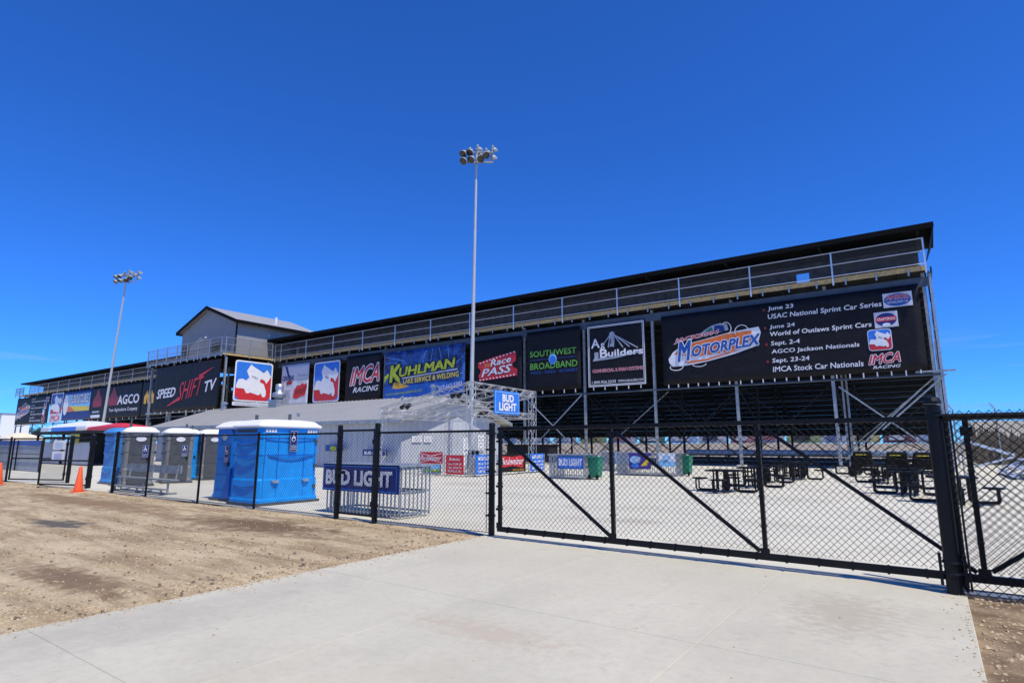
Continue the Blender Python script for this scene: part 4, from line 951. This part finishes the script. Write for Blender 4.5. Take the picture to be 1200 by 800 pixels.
for x, y, z, sx in ((-81.6, hy0-.1, 16.3, .25), (hx1+.06, 45.4, 16.4, .1)): MB().box(x-sx/2, x+sx/2, y-.1, y+.1, z, z+.2).build('wall_lamp', M['white_paint'], pb)
MB().tube((-76.5, 48, 18.9), (-76.5, 48, 19.9), .18, 10).build('roof_vent', M['white_paint'], pb)
MB().box(-73.5, -73.0, hy0+8, hy0+8.6, DZ, 15.6).build('side_door', M['dark_steel'], pb)

# ------------------------------------------------------------------ banners on the stands
BY = 46.1
def event_banner(p):
    W_ = M['white_print']
    # racing emblem: swoosh, car outline and two lines of lettering
    p.poly([(.028, .37), (.05, .46), (.085, .53), (.15, .58), (.30, .66), (.43, .70), (.437, .62), (.42, .45), (.33, .37), (.20, .29), (.10, .255), (.046, .257), (.032, .31)], W_, 1)
    p.poly([(.055, .43), (.085, .515), (.15, .57), (.30, .65), (.40, .66), (.40, .46), (.30, .40), (.15, .37)], M['orange_print'], 2)
    p.poly([(.10, .315), (.2, .33), (.31, .40), (.37, .435), (.30, .375), (.2, .305), (.12, .285)], M['orange_print'], 2)
    p.poly([(.17, .66), (.20, .73), (.235, .785), (.271, .805), (.30, .78), (.305, .70), (.25, .67)], M['grey_print'], 2)
    p.poly([(.243, .68), (.245, .775), (.262, .78), (.285, .765), (.29, .69)], M['navy_print'], 3); p.poly([(.20, .69), (.21, .73), (.235, .765), (.24, .69)], M['green_bin'], 3)
    for cx, cy, rx, ry, a0, a1 in ((.295, .72, .022, .085, -1.2, 2.2), (.36, .66, .028, .085, .2, 3.6), (.065, .245, .03, .045, 2.6, 6.5), (.17, .265, .03, .035, 3.2, 6.3)):
        b = MB(); b.path([p.at(cx+rx*math.cos(a), cy+ry*math.sin(a), p.base+.05) for a in np.linspace(a0, a1, 12)], .035, 4); b.build('emblem', W_, p.o)
    p.text('JACKSON', .060, .575, .262, .645, M['red_print'], 4, rise=.075, shear=.2, bold=.02, out=W_, ow=.05)
    p.text('OTORPLEX', .140, .375, .432, .515, M['blue_print'], 5, rise=.09, shear=.22, bold=.04, out=W_, ow=.05)
    p.text('M', .075, .325, .136, .585, M['blue_print'], 8, shear=.22, bold=.04, out=W_, ow=.045, rise=.02)
    rows = [('June 23', .882, .948, .472, .571), ('USAC National Sprint Car Series', .765, .845, .470, .879), ('June 24', .638, .702, .473, .571), ('World of Outlaws Sprint Cars', .535, .61, .473, .839),
            ('Sept. 2-4', .415, .487, .474, .584), ('AGCO Jackson Nationals', .31, .378, .474, .792), ('Sept. 23-24', .19, .262, .474, .614), ('IMCA Stock Car Nationals', .088, .155, .474, .799)]
    for s_, v0, v1, u0, u1 in rows: p.text(s_, u0, v0, u1, v1, W_, 1, bold=.016, shear=.08)
    for v in (.91, .67, .45, .225): p.ellipse(.456, v, .005, .019, M['darkred_print'], 1)
    p.rect(.885, .755, .978, .925, M['white_faded'], 1); p.ellipse(.931, .84, .043, .075, M['blue_print'], 2); p.text('AMSOIL', .895, .845, .968, .90, M['red_print'], 3, shear=.2, bold=.02, out=W_, ow=.03); p.text('NATIONAL SPRINT CAR', .898, .80, .964, .825, W_, 4)
    p.rect(.850, .525, .926, .712, M['white_faded'], 1); p.ellipse(.888, .618, .034, .078, M['navy_print'], 2); p.rect(.855, .597, .921, .65, M['red_print'], 3); p.text('CRAFTSMAN', .859, .607, .917, .64, W_, 4); p.ellipse(.888, .557, .013, .02, W_, 3)
    sprint_emblem(p, .822, .258, .900, .512, 1, .22)
    imca(p, .812, .045, .918, .235, 1)
p = Panel('event_banner', 'huge black event banner listing four race dates beside an orange and blue racing emblem', 'banner', (-17.45, BY, 6.4), (1, 0, 0), 17.75, 5.75, M['vinyl_black']); event_banner(p); p.ties(22)
p = Panel('event_banner', 'black race schedule banner at the far end of the far wing', 'banner', (-180.4, BY, 6.2), (1, 0, 0), 22, 6.3, M['vinyl_black']); event_banner(p); p.ties(12)

p = Panel('business_banner', 'black square banner with a white frame line, white lattice bridge and serif lettering', 'banner', (-24.45, BY, 6.55), (1, 0, 0), 5.55, 5.6, M['vinyl_black'])
W_ = M['white_print']
p.frame(.015, .015, .985, .985, .07, W_); p.frame(.038, .036, .962, .964, .045, W_)
for a, c_ in (((.42, .84), (.38, .62)), ((.47, .84), (.47, .62)), ((.42, .82), (.28, .66)), ((.47, .83), (.63, .6)), ((.47, .83), (.74, .6)), ((.45, .83), (.88, .57))):
    b = MB(); b.bar(p.at(*a, p.base+.02), p.at(*c_, p.base+.03), .09, .02, (0, -1, 0)); b.build('emblem', M['grey_print'], p.o)
p.poly([(.40, .84), (.44, .87), (.49, .85), (.485, .66), (.47, .63), (.40, .63), (.43, .7)], M['grey_print'], 1)
p.poly([(.10, .42), (.5, .44), (.92, .50), (.92, .53), (.6, .50), (.5, .47), (.12, .46)], M['grey_print'], 1); p.rect(.13, .44, .2, .56, M['grey_print'], 1)
p.text('A', .083, .632, .225, .775, W_, 3, bold=0.020); p.text('g', .245, .60, .32, .70, W_, 3); p.text('B', .235, .468, .36, .60, W_, 3, bold=.03); p.text('uilders', .375, .475, .955, .575, W_, 3, bold=.03)
p.text('COMMERCIAL & FARM SYSTEMS', .09, .238, .94, .285, M['red_print'], 1, bold=0.020, out=W_, ow=.045)
p.text('1.800.926.2233', .075, .062, .49, .105, W_, 1); p.text('WWW.AGBUILDERS.COM', .53, .065, .94, .10, W_, 1); p.ties(5)

p = Panel('business_banner', 'black square banner with green capitals over a small blue globe', 'banner', (-31.0, BY, 6.55), (1, 0, 0), 5.85, 5.75, M['vinyl_black'])
p.text('SOUTHWEST', .065, .57, .93, .665, M['green_print'], 1, bold=0.015); p.text('BROADBAND', .07, .36, .945, .465, M['green_print'], 1, bold=0.015); p.rect(.065, .515, .93, .522, M['blue_print'], 1)
p.ellipse(.5, .51, .075, .085, M['sky_print'], 2); p.ellipse(.5, .50, .06, .065, M['bright_blue'], 3); p.text('VOICE - VIDEO - INTERNET', .07, .285, .945, .33, M['blue_print'], 1, bold=0.010); p.ties(5)

p = Panel('business_banner', 'black banner with a tilted red admission ticket right of the floodlight mast', 'banner', (-37.95, BY, 6.7), (1, 0, 0), 6.35, 5.4, M['vinyl_black'])
p.poly([(.185, .23), (.55, .25), (.915, .28), (.92, .40), (.84, .44), (.83, .51), (.89, .55), (.90, .72), (.55, .68), (.155, .58), (.15, .49), (.20, .44), (.20, .38), (.16, .34)], M['red_print'], 1)
b = MB()
for i in range(11):
    for v0, v1 in ((.565, .715), (.245, .30)): u = .20+.066*i; q = p.at(u, v0+(v1-v0)*i/10, p.base+.03); b.box(q.x-.09, q.x+.09, q.y-.005, q.y+.005, q.z-.06, q.z+.06)
tag(b.build('border', W_, p.o), kind='stuff')
p.text('MY', .285, .47, .395, .54, M['gold_print'], 2, rise=.01, shear=.2); p.text('Race', .405, .485, .80, .60, W_, 2, rise=.055, shear=.2, bold=.02, out=M['darkred_print'], ow=.04); p.text('PASS', .225, .30, .815, .44, W_, 2, rise=.06, shear=.25, bold=.02, out=M['darkred_print'], ow=.04); p.ties(5)

p = Panel('business_banner', 'large blue streaked banner with slanting lime green capitals above the concession roof', 'banner', (-50.85, BY, 6.5), (1, 0, 0), 12.1, 5.6, M['stormy_print'])
p.rect(.0, .0, 1, .30, M['stormy_low'], 1)
p.poly([(.115, .24), (.13, .36), (.20, .37), (.235, .33), (.34, .27), (.22, .23)], M['gold_print'], 2); p.poly([(0, .36), (.07, .52), (.05, .56), (0, .50)], M['lime_print'], 2)
for u, v, du, dv_ in ((.55, .95, -.1, -.25), (.62, .97, -.02, -.25), (.70, .97, .03, -.25), (.80, .99, .02, -.3), (.5, .7, .03, .2), (.98, .75, -.15, -.2), (.02, .78, .28, -.05), (.02, .9, .25, -.12), (.05, .68, .2, -.02)):
    b = MB(); b.bar(p.at(u, v, p.base+.012), p.at(u+du, v+dv_, p.base+.012), .045, .01, (0, -1, 0)); b.build('streak', M['sky_print'], p.o)
p.text('UHLMAN', .205, .47, .888, .65, M['lime_print'], 4, rise=.09, shear=.12, bold=.045, out=M['vinyl_black'], ow=.06); p.text('K', .085, .38, .215, .70, M['lime_print'], 7, shear=.1, bold=.05, out=M['vinyl_black'], ow=.05, rise=.02); p.poly([(.16, .52), (.235, .34), (.20, .36), (.135, .50)], M['lime_print'], 9)
p.poly([(.24, .43), (.92, .515), (.92, .53), (.24, .445)], W_, 3)
p.text('LAKE SERVICE & WELDING', .262, .318, .935, .415, M['yellow_print'], 4, rise=.06, bold=.03, out=M['navy_print'], ow=.045)
p.text('WWW.KUHLMANLAKESERVICE.COM', .026, .10, .50, .145, M['lime_print'], 2, rise=.05); p.text('507-662-5303', .70, .14, .97, .22, W_, 2, rise=.07)

p = Panel('racing_banner', 'black banner with slanted red and white racing letters next to the blue streaked banner', 'banner', (-57.75, BY, 6.75), (1, 0, 0), 6.25, 5.5, M['vinyl_black']); imca(p, .10, .18, .95, .80)
p = Panel('racing_emblem_sign', 'blue and red winged race car sign, half shaded by the stand walkway', 'sign', (-64.2, BY, 6.75), (1, 0, 0), 5.4, 5.35, M['vinyl_black'], wave=0); sprint_emblem(p, .02, .02, .98, .98)
p = Panel('sponsor_banner', 'faded white banner with a red splash and grey lettering beside the exhaust fan', 'banner', (-71.2, BY, 6.55), (1, 0, 0), 6.0, 5.6, M['white_faded'])
p.poly([(.12, .98), (.20, .97), (.30, .74), (.36, .62), (.28, .68), (.2, .8)], M['navy_print'], 1); p.poly([(.20, .52), (.40, .53), (.42, .60), (.3, .63), (.22, .6)], M['darkred_print'], 2); p.text('CENTRAL', .04, .62, .48, .74, M['navy_print'], 3, shear=.2, bold=.03)
p.text('Champion', .60, .68, .95, .75, M['grey_print'], 1); p.text('Racing Oil', .60, .59, .95, .66, M['grey_print'], 1)
p.poly([(.47, .20), (.60, .17), (.75, .22), (.90, .24), (.97, .44), (.95, .53), (.85, .50), (.80, .54), (.7, .48), (.62, .50), (.5, .38)], M['red_print'], 1); p.text('Arnold', .55, .26, .92, .42, M['darkred_print'], 2, rise=.06, shear=.3, bold=.03)
for k in range(4): p.rect(.10, .16+.065*k, .36, .20+.065*k, M['grey_print'], 1, 'text_line')
p.rect(.15, .0, .62, .03, M['red_print'], 1)

p = Panel('racing_banner', 'wide black banner with red brush script between white capitals below the press deck', 'banner', (-90.4, 38.4, 6.1), (1, 0, 0), 17.7, 6.3, M['vinyl_black'])
p.text('SPEED', .06, .30, .36, .50, W_, 2, shear=.25, bold=.03, rise=.02); p.text('TV', .80, .35, .96, .56, W_, 2, shear=.2, bold=.03, rise=.05)
p.text('SHIFT', .40, .20, .78, .60, M['red_print'], 2, shear=.45, bold=0.000, rise=.12, taper=.05); p.poly([(.24, .10), (.42, .22), (.45, .30), (.42, .29), (.26, .14)], M['red_print'], 2); p.poly([(.70, .72), (.92, .86), (.90, .84), (.72, .66)], M['red_print'], 2); p.ties(10)

p = Panel('racing_emblem_sign', 'sunlit blue and red winged race car sign at the press deck corner', 'sign', (-72.45, 40.15, 7.15), (0, 1, 0), 5.35, 5.3, M['vinyl_black'], wave=0); sprint_emblem(p, .0, .0, 1, 1)
p = Panel('sponsor_strip', 'narrow white strip banner under the sunlit race car sign', 'banner', (-72.4, 40.1, 6.55), (0, 1, 0), 5.4, .5, M['white_faded'], wave=0); p.text('WORLD RACING GROUP', .06, .25, .94, .72, M['grey_print'])

p = Panel('racing_emblem_sign', 'tall faded sign with a white race car and red letters on the far wing', 'sign', (-157.6, BY, 6.3), (1, 0, 0), 7.0, 6.3, M['white_print'], wave=0)
p.rect(.04, .30, .96, .97, M['blue_print'], 1); p.rect(.04, .30, .96, .5, M['red_print'], 2); p.poly([(.04+.9*a, .22+.75*c_) for a, c_ in CAR], W_, 3); p.rect(.02, .02, .98, .26, W_, 3); p.text('IMCA', .1, .04, .9, .24, M['red_print'], 4, shear=.3, bold=.03)
p = Panel('sponsor_banner', 'faded dark banner with an oval and a yellow and red painted field', 'banner', (-150.3, BY, 6.5), (1, 0, 0), 14.8, 6.0, M['navy_print'])
p.rect(.06, .30, .97, .9, M['sky_print'], 1); p.poly([(.06, .30), (.97, .30), (.97, .44), (.06, .52)], M['yellow_print'], 2); p.poly([(.06, .30), (.5, .30), (.3, .47), (.06, .52)], M['orange_print'], 3); p.ellipse(.12, .55, .09, .36, W_, 4); p.text('FURNITURE', .28, .58, .92, .86, W_, 4, shear=.2, bold=.03, out=M['navy_print'])
p = Panel('business_banner', 'black banner with two red triangles and bold white capitals behind the farther mast', 'banner', (-135.2, BY, 6.4), (1, 0, 0), 22, 6.3, M['vinyl_black'])
for u in (.04, .37):
    p.poly([(u, .38), (u+.19, .38), (u+.19, .62), (u+.15, .72), (u+.095, .95), (u+.04, .72), (u, .62)], M['darkred_print'], 1)
p.text('AGCO', .56, .40, .96, .66, W_, 2, bold=.03); p.text('Your Agriculture Company', .40, .17, .95, .30, W_, 2); p.rect(.02, .05, .22, .14, W_, 1); p.rect(.04, .2, .2, .26, M['grey_print'], 1); p.ties(8)
p = Panel('business_banner', 'black banner with a golden double arch, half hidden by the press deck', 'banner', (-112.9, BY, 6.4), (1, 0, 0), 8.5, 6.3, M['vinyl_black'])
p.poly([(.1, .35), (.1, .55), (.22, .72), (.32, .55), (.42, .72), (.55, .55), (.55, .35), (.45, .35), (.42, .55), (.36, .35), (.27, .35), (.22, .55), (.2, .35)], M['gold_print'], 1)

# ------------------------------------------------------------------ picnic tables
def picnic(lab, x, y, rz=0, src=None):
    t = thing('picnic_table', lab, 'picnic table', (0, 0, 0), 'black picnic tables on the paving')
    def rsq(h, z0, z1, c_=.12, ox=0, oy=0):
        P_ = [(ox+s*(h-(c_ if i else 0)), oy+q*(h-(0 if i else c_))) for s, q, i in ((1, -1, 0), (1, 1, 0), (1, 1, 1), (-1, 1, 1), (-1, 1, 0), (-1, -1, 0), (-1, -1, 1), (1, -1, 1))]
        return MB().prism([(a, c2, z0) for a, c2 in P_], (0, 0, z1-z0))
    rsq(.60, .72, .765).build('tabletop', M['black'], t)
    MB().tube((0, 0, .05), (0, 0, .72), .045, 8).build('pedestal', M['black'], t)
    for k in range(4):
        a = k*math.pi/2; c_, s_ = math.cos(a), math.sin(a); rot = lambda p: (p[0]*c_-p[1]*s_, p[0]*s_+p[1]*c_, p[2])
        b = rsq(.25, .43, .475, .12, .93*c_, .93*s_); b.build('seat', M['black'], t)
        b = MB()
        for o_ in (-.17, .17):
            b.path([rot(q) for q in ((.38, o_, .72), (.38, o_, .10), (.42, o_, .05), (.98, o_, .05), (1.03, o_, .10), (1.03, o_, .40), (.98, o_, .44), (.80, o_, .44))], .034, 6)
        b.build('frame', M['black'], t)
    t.location = (x, y, -.02); t.rotation_euler = (0, 0, rz); return t
pt = picnic('black picnic table nearest the long counter with the purple sign, front of its row', -6.15, 21.9)
for x, y, rz, lab in ((-5.9, 25.0, .05, 'second black picnic table of the row beside the long counter'), (-6.1, 28.3, -.04, 'third black picnic table of the row beside the long counter'), (-5.4, 31.6, .08, 'fourth black picnic table of the row, showing its open seat loop past the gate upright'),
                      (-6.6, 34.6, 0, 'last black picnic table of the row, close to the barrier wall'),
                      (.35, 21.5, .03, 'big-looking black picnic table directly behind the thick gate post'), (-.75, 24.2, -.03, 'black picnic table just behind the one at the gate post'), (-.95, 27.4, .04, 'black picnic table in front of the middle covered cart'),
                      (-1.9, 30.8, .06, 'black picnic table between the two leftmost covered carts'), (-3.6, 38.6, .02, 'black picnic table below the grey footing of the stand post, by the first covered cart')):
    copy_tree(pt, (x, y, -.02), rz, lab)
def cart(lab, x, y):
    t = thing('covered_cart', lab, 'cart', (x, y, 0), 'covered carts behind the picnic tables')
    b = MB(); b.hexa([(x-.55, y-.4, .5), (x+.55, y-.4, .5), (x+.55, y+.4, .5), (x-.55, y+.4, .5), (x-.45, y-.33, 1.1), (x+.4, y-.33, .95), (x+.4, y+.33, .95), (x-.45, y+.33, 1.1)]); b.build('cover', M['rubber'], t, bevel=.08)
    MB().lathe([(.22, -.42), (.27, -.36), (.27, .36), (.22, .42)], 12, (x, y, 1.02), (1, 0, 0)).build('drum_lid', M['rubber'], t)
    MB().box(x-.28, x+.18, y-.29, y-.24, 1.10, 1.14).build('stripe', M['yellow_print'], t)
    for s in (-.5, .5):
        for q in (-.3, .3): MB().tube((x+s, y+q-.04, .2), (x+s, y+q+.04, .2), .2, 12).build('wheel', M['rubber'], t)
    MB().path([(x+.6, y-.25, 1.0), (x+.85, y-.25, 1.1), (x+.85, y+.25, 1.1), (x+.6, y+.25, 1.0)], .02, 6).build('handle', M['galv_dull'], t)
    b = MB(); b.box(x-.6, x+.6, y-.35, y+.35, .3, .45); b.build('chassis', M['black'], t)
cart('black covered cart with yellow stripe closest to the stand post', -3.0, 35.6)
cart('black covered cart with yellow stripe, middle of the three behind the picnic tables', -1.45, 34.4)
cart('black covered cart with yellow stripe nearest the thick gate post', -.35, 33.4)

# ------------------------------------------------------------------ far end of the lot
bt = thing('ticket_booth', 'open ticket booth with flat dark roof, pale skirt panels and a yellow notice', 'booth', (-59, 19, 0))
MB().box(-66, -52.6, 18.2, 21.5, 2.5, 2.72).build('roof', M['dark_steel'], bt)
for x in (-65.6, -59.5, -53.2): MB().box(x-.08, x+.08, 18.5, 18.66, 0, 2.5).build('post', M['black'], bt)
for i in range(5): MB().box(-64.6+2.2*i, -62.45+2.2*i, 18.7, 18.76, .05, 1.75).build('skirt_panel', M['white_faded'], bt)
MB().box(-64.7, -53.5, 18.5, 18.95, 1.76, 1.82).build('counter_ledge', M['galv_dull'], bt)
MB().box(-65.5, -53.0, 21.2, 21.3, 0, 2.5).build('rear_wall', M['dark_steel'], bt)
p = Panel('ticket_notice', 'yellow notice with dark lettering hanging in the ticket booth', 'sign', (-57.6, 18.45, 1.72), (1, 0, 0), 1.9, .75, M['yellow_print'], wave=0, thick=.02); p.text('TICKETS', .1, .3, .9, .7, M['navy_print']); p.frame(.02, .04, .98, .96, .05, M['lime_print'])
for x, lab in ((-62.2, 'first white bottle on the ticket booth ledge'), (-60.9, 'second white bottle on the ticket booth ledge')):
    t = thing('bottle', lab, 'bottle', (x, 18.7, 1.82), 'bottles on the booth ledge'); MB().lathe([(.13, 0), (.14, .3), (.05, .42), (.05, .52)], 10, (x, 18.7, 1.82)).build('bottle_body', M['white_paint'], t)
def tent(lab, x0, x1, y0, y1, z0, z1, m, stripes=()):
    t = thing('canopy_tent', lab, 'tent', ((x0+x1)/2, y0, 0), 'canopies at the far end of the lot')
    xm, ym = (x0+x1)/2, (y0+y1)/2; b = MB()
    lv = [(0, z0), (.0, z0+.3), (.45, z0+(z1-z0)*.72), (.8, z1)]
    for f, z in lv: b.v += [(x0+(xm-x0)*f, y0+(ym-y0)*f, z), (x1+(xm-x1)*f, y0+(ym-y0)*f, z), (x1+(xm-x1)*f, y1+(ym-y1)*f, z), (x0+(xm-x0)*f, y1+(ym-y1)*f, z)]
    for k in range(3):
        for i in range(4): j = (i+1) % 4; b.f.append((k*4+i, k*4+j, k*4+4+j, k*4+4+i))
    b.f += [(12, 13, 14, 15), (3, 2, 1, 0)]; b.build('canopy', m, t)
    for x in (x0+.1, x1-.1):
        for y in (y0+.1, y1-.1): MB().tube((x, y, 0), (x, y, z0), .05, 6).build('pole', M['white_paint'], t)
    for a, c_, mm in stripes: MB().box(x0+(x1-x0)*a, x0+(x1-x0)*c_, y0-.03, y0-.005, z0-.25, z0+.29).build('valance', mm, t)
tent('white canopy tent with blue and red bands behind the ticket booth roof', -91, -77, 26, 31, 3.35, 4.4, M['white_paint'], ((0, .18, M['white_faded']), (.25, .8, M['bright_blue'])))
tent('red canopy tent behind the ticket booth, beside the white canopy', -77.5, -69.5, 26.2, 30.2, 3.2, 3.95, M['red_print'], ((.0, 1, M['red_print']),))
tent('cream rounded canopy with a dark patch, above the grey windscreen fence', -75.5, -71, 17.8, 20.8, 1.9, 2.75, M['cream'], ((.4, .65, M['dark_steel']),))
tent('dusty blue canopy at the photo edge above the grey windscreen fence', -84, -76.5, 17.5, 20.5, 1.8, 2.5, M['fabric_blue'])
wf = thing('windscreen_fence', 'low fence hung with grey windscreen cloth under a blue top band, beyond the open gate', 'fence', (-53, 12.8, 0))
for i in range(5): MB().box(-66+4.4*i, -61.65+4.4*i, 12.8, 12.83, .02, 1.55).build('cloth_panel', M['fabric_grey'], wf)
MB().box(-66, -44, 12.76, 12.80, 1.56, 1.88).build('top_band', M['fabric_blue'], wf)
for x in np.arange(-66, -43.9, 4.4): MB().tube((x, 12.7, 0), (x, 12.7, 1.9), .04, 8).build('post', M['black'], wf)
MB().tube((-66, 12.7, 1.05), (-44, 12.7, 1.05), .02, 6).build('mid_rail', M['black'], wf)
t = thing('site_trailer', 'plain white box trailer standing beyond the far end of the stand', 'trailer', (-235, 58, 0))
MB().box(-237, -224, 54, 61, 1.0, 10.5).build('body', M['white_paint'], t, bevel=.1); MB().box(-237.2, -223.8, 53.8, 61.2, 10.5, 10.8).build('roof_edge', M['galv_dull'], t)
for x in (-235, -228): MB().tube((x, 53.9, .8), (x, 54.5, .8), .8, 14).build('wheel', M['rubber'], t)

# trees: tapered trunk, limbs, crown of many small leaf faces
def tree(lab, x, y, h, seed, m):
    rg = np.random.default_rng(seed); t = thing('tree', lab, 'tree', (x, y, -.1), 'trees along the far field')
    b = MB(); b.tube((x, y, -.1), (x+.2, y, h*.45), h*.035, 8, h*.022); ends = []
    for k in range(6):
        a = k*1.05+rg.random(); q = (x+math.cos(a)*h*.25, y+math.sin(a)*h*.25, h*(.55+.25*rg.random())); b.tube((x+.15, y, h*(.25+.03*k)), q, h*.014, 5, h*.006); ends.append(q)
    b.build('trunk', M['bark'], t); c_ = MB()
    cl = ends+[(x+rg.normal(0, .16)*h, y+rg.normal(0, .16)*h, h*(.45+.45*rg.random())) for _ in range(14)]
    for q in cl:
        rr = h*(.09+.08*rg.random())
        for _ in range(75):
            d_ = rg.normal(0, 1, 3); d_ /= np.linalg.norm(d_); o_ = Vector(np.array(q)+d_*rr*(.5+.5*rg.random())); u = Vector(rg.normal(0, 1, 3)).normalized(); w_ = u.orthogonal().normalized(); s = h*(.018+.016*rg.random())
            c_.poly([o_-u*s, o_+w_*s*.6, o_+u*s, o_-w_*s*.6])
    c_.build('crown', m, t)
for i, (x, y, h, lab) in enumerate(((-262, 62, 9.5, 'dark green tree at the photo edge beside the white trailer'), (-275, 66, 10, 'dark green tree cut by the photo edge behind the blue canopy'), (-252, 70, 8, 'small dark green tree tucked behind the white trailer'))): tree(lab, x, y, h, 20+i, M['leaf'])
for i, (x, y, h, lab) in enumerate(((-88, 128, 6.5, 'small green tree seen under the stand through the gate beside the lattice tower'), (-71, 132, 6, 'green tree seen under the stand above the bow-tie sign side of the gate'))): tree(lab, x, y, h, 40+i, M['leaf'])

# ------------------------------------------------------------------ across the track
def bank(name, x0, x1, y0, y1, h, m, kind='structure', seed=0):
    b = MB(); nx = 60; prof = [(0, -.1), (.35, .35), (.7, .9), (.85, 1), (1, .9)]
    for i in range(nx+1):
        x = x0+(x1-x0)*i/nx; k = 1+.12*noise.noise((x*.05, seed, 0))
        for f, g in prof: b.v.append((x, y0+(y1-y0)*f, h*g*k))
    n = len(prof)
    for i in range(nx):
        for j in range(n-1): b.f.append((i*n+j, (i+1)*n+j, (i+1)*n+j+1, i*n+j+1))
    return tag(b.build(name, m, smooth=True), kind=kind)
bank('earth_bank', -330, 8, 112, 140, 1.9, M['berm'])
bank('earth_bank', 6, 130, 95, 150, 5.6, M['berm_pale'], seed=5)
bb = [(-104, 7, 'white_print', 'bright_blue', 'pale board with a blue panel, first in the row across the track'), (-95, 7, 'sky_print', 'white_print', 'light blue board with a white panel across the track'), (-86, 6.5, 'white_faded', 'sky_print', 'whitish board with a light blue panel seen over the green bin'),
      (-77.5, 7, 'lime_print', 'gold_print', 'greenish gold board seen between the stand posts'), (-69, 7, 'white_faded', 'red_print', 'whitish board with a small red panel across the track'), (-60.5, 6, 'green_bin', 'white_print', 'dark green board with a white panel across the track'),
      (-53, 6.5, 'sky_print', 'white_print', 'sky blue board over the long counter'), (-45.5, 6, 'white_print', 'navy_print', 'white board with a navy band across the track'), (-38, 5, 'red_print', 'white_print', 'red board with a white panel across the track'), (-32, 5, 'white_print', 'red_print', 'white board with a red panel across the track'),
      (-26, 6.2, 'lime_print', 'dark_steel', 'lime board with dark lettering band across the track'), (-19, 5, 'white_print', 'blue_print', 'white board with a blue panel behind the thin stand post'), (-13.5, 4.5, 'yellow_print', 'black', 'yellow board with a black diamond across the track'),
      (-8, 5, 'darkred_print', 'white_print', 'maroon board with a white panel across the track'), (-2.4, 3.6, 'white_print', 'sky_print', 'last white board before open sky across the track')]
FAR = {k: mat('faded_'+k, tuple(.5*c_+.6*g_ for c_ in q), .8, 0, .2, .5) for k, q, g_ in (('white_print', (.6, .6, .6), .45), ('bright_blue', (.05, .2, .6), .3), ('sky_print', (.25, .5, .8), .4), ('white_faded', (.6, .6, .62), .4), ('lime_print', (.4, .5, .05), .28), ('gold_print', (.6, .4, .05), .3), ('red_print', (.6, .05, .06), .3), ('green_bin', (.02, .2, .1), .15), ('navy_print', (.02, .04, .15), .12), ('dark_steel', (.03, .03, .03), .08), ('blue_print', (.03, .1, .4), .22), ('yellow_print', (.8, .6, .05), .35), ('black', (.02, .02, .02), .04), ('darkred_print', (.3, .03, .04), .18))}  # board colours muted: dimming by distance and mesh is painted in
for x, w_, m1, m2, lab in bb:
    t = thing('billboard', lab, 'billboard', (x, 141, 1.6), 'advertising boards across the track')
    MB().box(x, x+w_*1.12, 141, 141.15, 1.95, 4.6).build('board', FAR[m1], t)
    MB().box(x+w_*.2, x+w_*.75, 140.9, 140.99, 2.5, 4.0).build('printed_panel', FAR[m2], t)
    for q in (x+.8, x+w_-1.2): MB().box(q-.12, q+.12, 141.16, 141.4, .5, 4.4).build('post', M['dark_steel'], t)

# aluminium bleacher past the stand's end, with a mesh fence behind
bl = thing('small_bleacher', 'bare aluminium bleacher with cross-braced frame past the end of the stand', 'bleacher', (4, 41, 0))
for k in range(7):
    x = 3.3+.62*k; z = .42+.36*k
    MB().box(x, x+.26, 37.5, 45.5, z, z+.05).build('seat', M['alu'], bl); MB().box(x-.32, x-.02, 37.5, 45.5, z-.34, z-.30).build('foot_plank', M['alu'], bl)
for y in (37.7, 40.3, 42.9, 45.3):
    MB().bar((3.0, y, .1), (7.4, y, 2.55), .08, .1).build('stringer', M['alu'], bl)
    for x in (3.2, 4.6, 6.0, 7.3): MB().bar((x, y, 0), (x, y, max(.2, (x-3)*.56)), .06, .06).build('leg', M['alu'], bl)
    MB().bar((7.3, y, .1), (4.6, y, .95), .05, .06).build('brace', M['alu'], bl)
MB().bar((1.15, 38, 1.9), (3.25, 38, 1.12), .09, .14).build('brace', M['alu'], bl); MB().bar((3.25, 37.95, 1.05), (1.4, 37.95, .45), .07, .09).build('brace', M['alu'], bl)
MB().bar((1.2, 38, 0), (1.2, 38, 1.95), .07, .07).build('leg', M['galv_dull'], bl)
mf = thing('chain_link_fence', 'tall grey mesh fence with barbed wire arms behind the aluminium bleacher', 'fence', (8, 58, 0))
for x in np.arange(1.6, 20, 2.6):
    b = MB(); b.tube((x, 58, 0), (x, 58, 4.3), .06, 6); b.tube((x, 58, 4.3), (x-.3, 57.8, 4.8), .04, 5); b.build('post', M['galv_dull'], mf)
for k in range(3): MB().tube((1.4, 57.95-.06*k, 4.4+.15*k), (20, 57.95-.06*k, 4.4+.15*k), .012, 4).build('barbed_wire', M['galv_dull'], mf)
b = MB(); chain(b, (1.6, 58, 0), (1, 0, 0), 18, .05, 4.2, .25, .012, 3); b.build('chain_mesh', M['galv_wire'], mf)
rgb = np.random.default_rng(9); b = MB()
for _ in range(5200):
    x, y = rgb.uniform(3, 45), 62+rgb.uniform(0, 14); h = rgb.uniform(.6, 3.2)*(1+.4*noise.noise((x*.2, 0, 0))); o_ = Vector((x, y, 0)); q = Vector((rgb.normal(0, .25), rgb.normal(0, .2), h)); w_ = Vector((.05+.08*rgb.random(), .03, 0))
    b.poly([o_-w_, o_+w_, o_+q*.6+w_*.8, o_+q, o_+q*.6-w_])
tag(b.build('dry_undergrowth', M['brush']), kind='stuff')
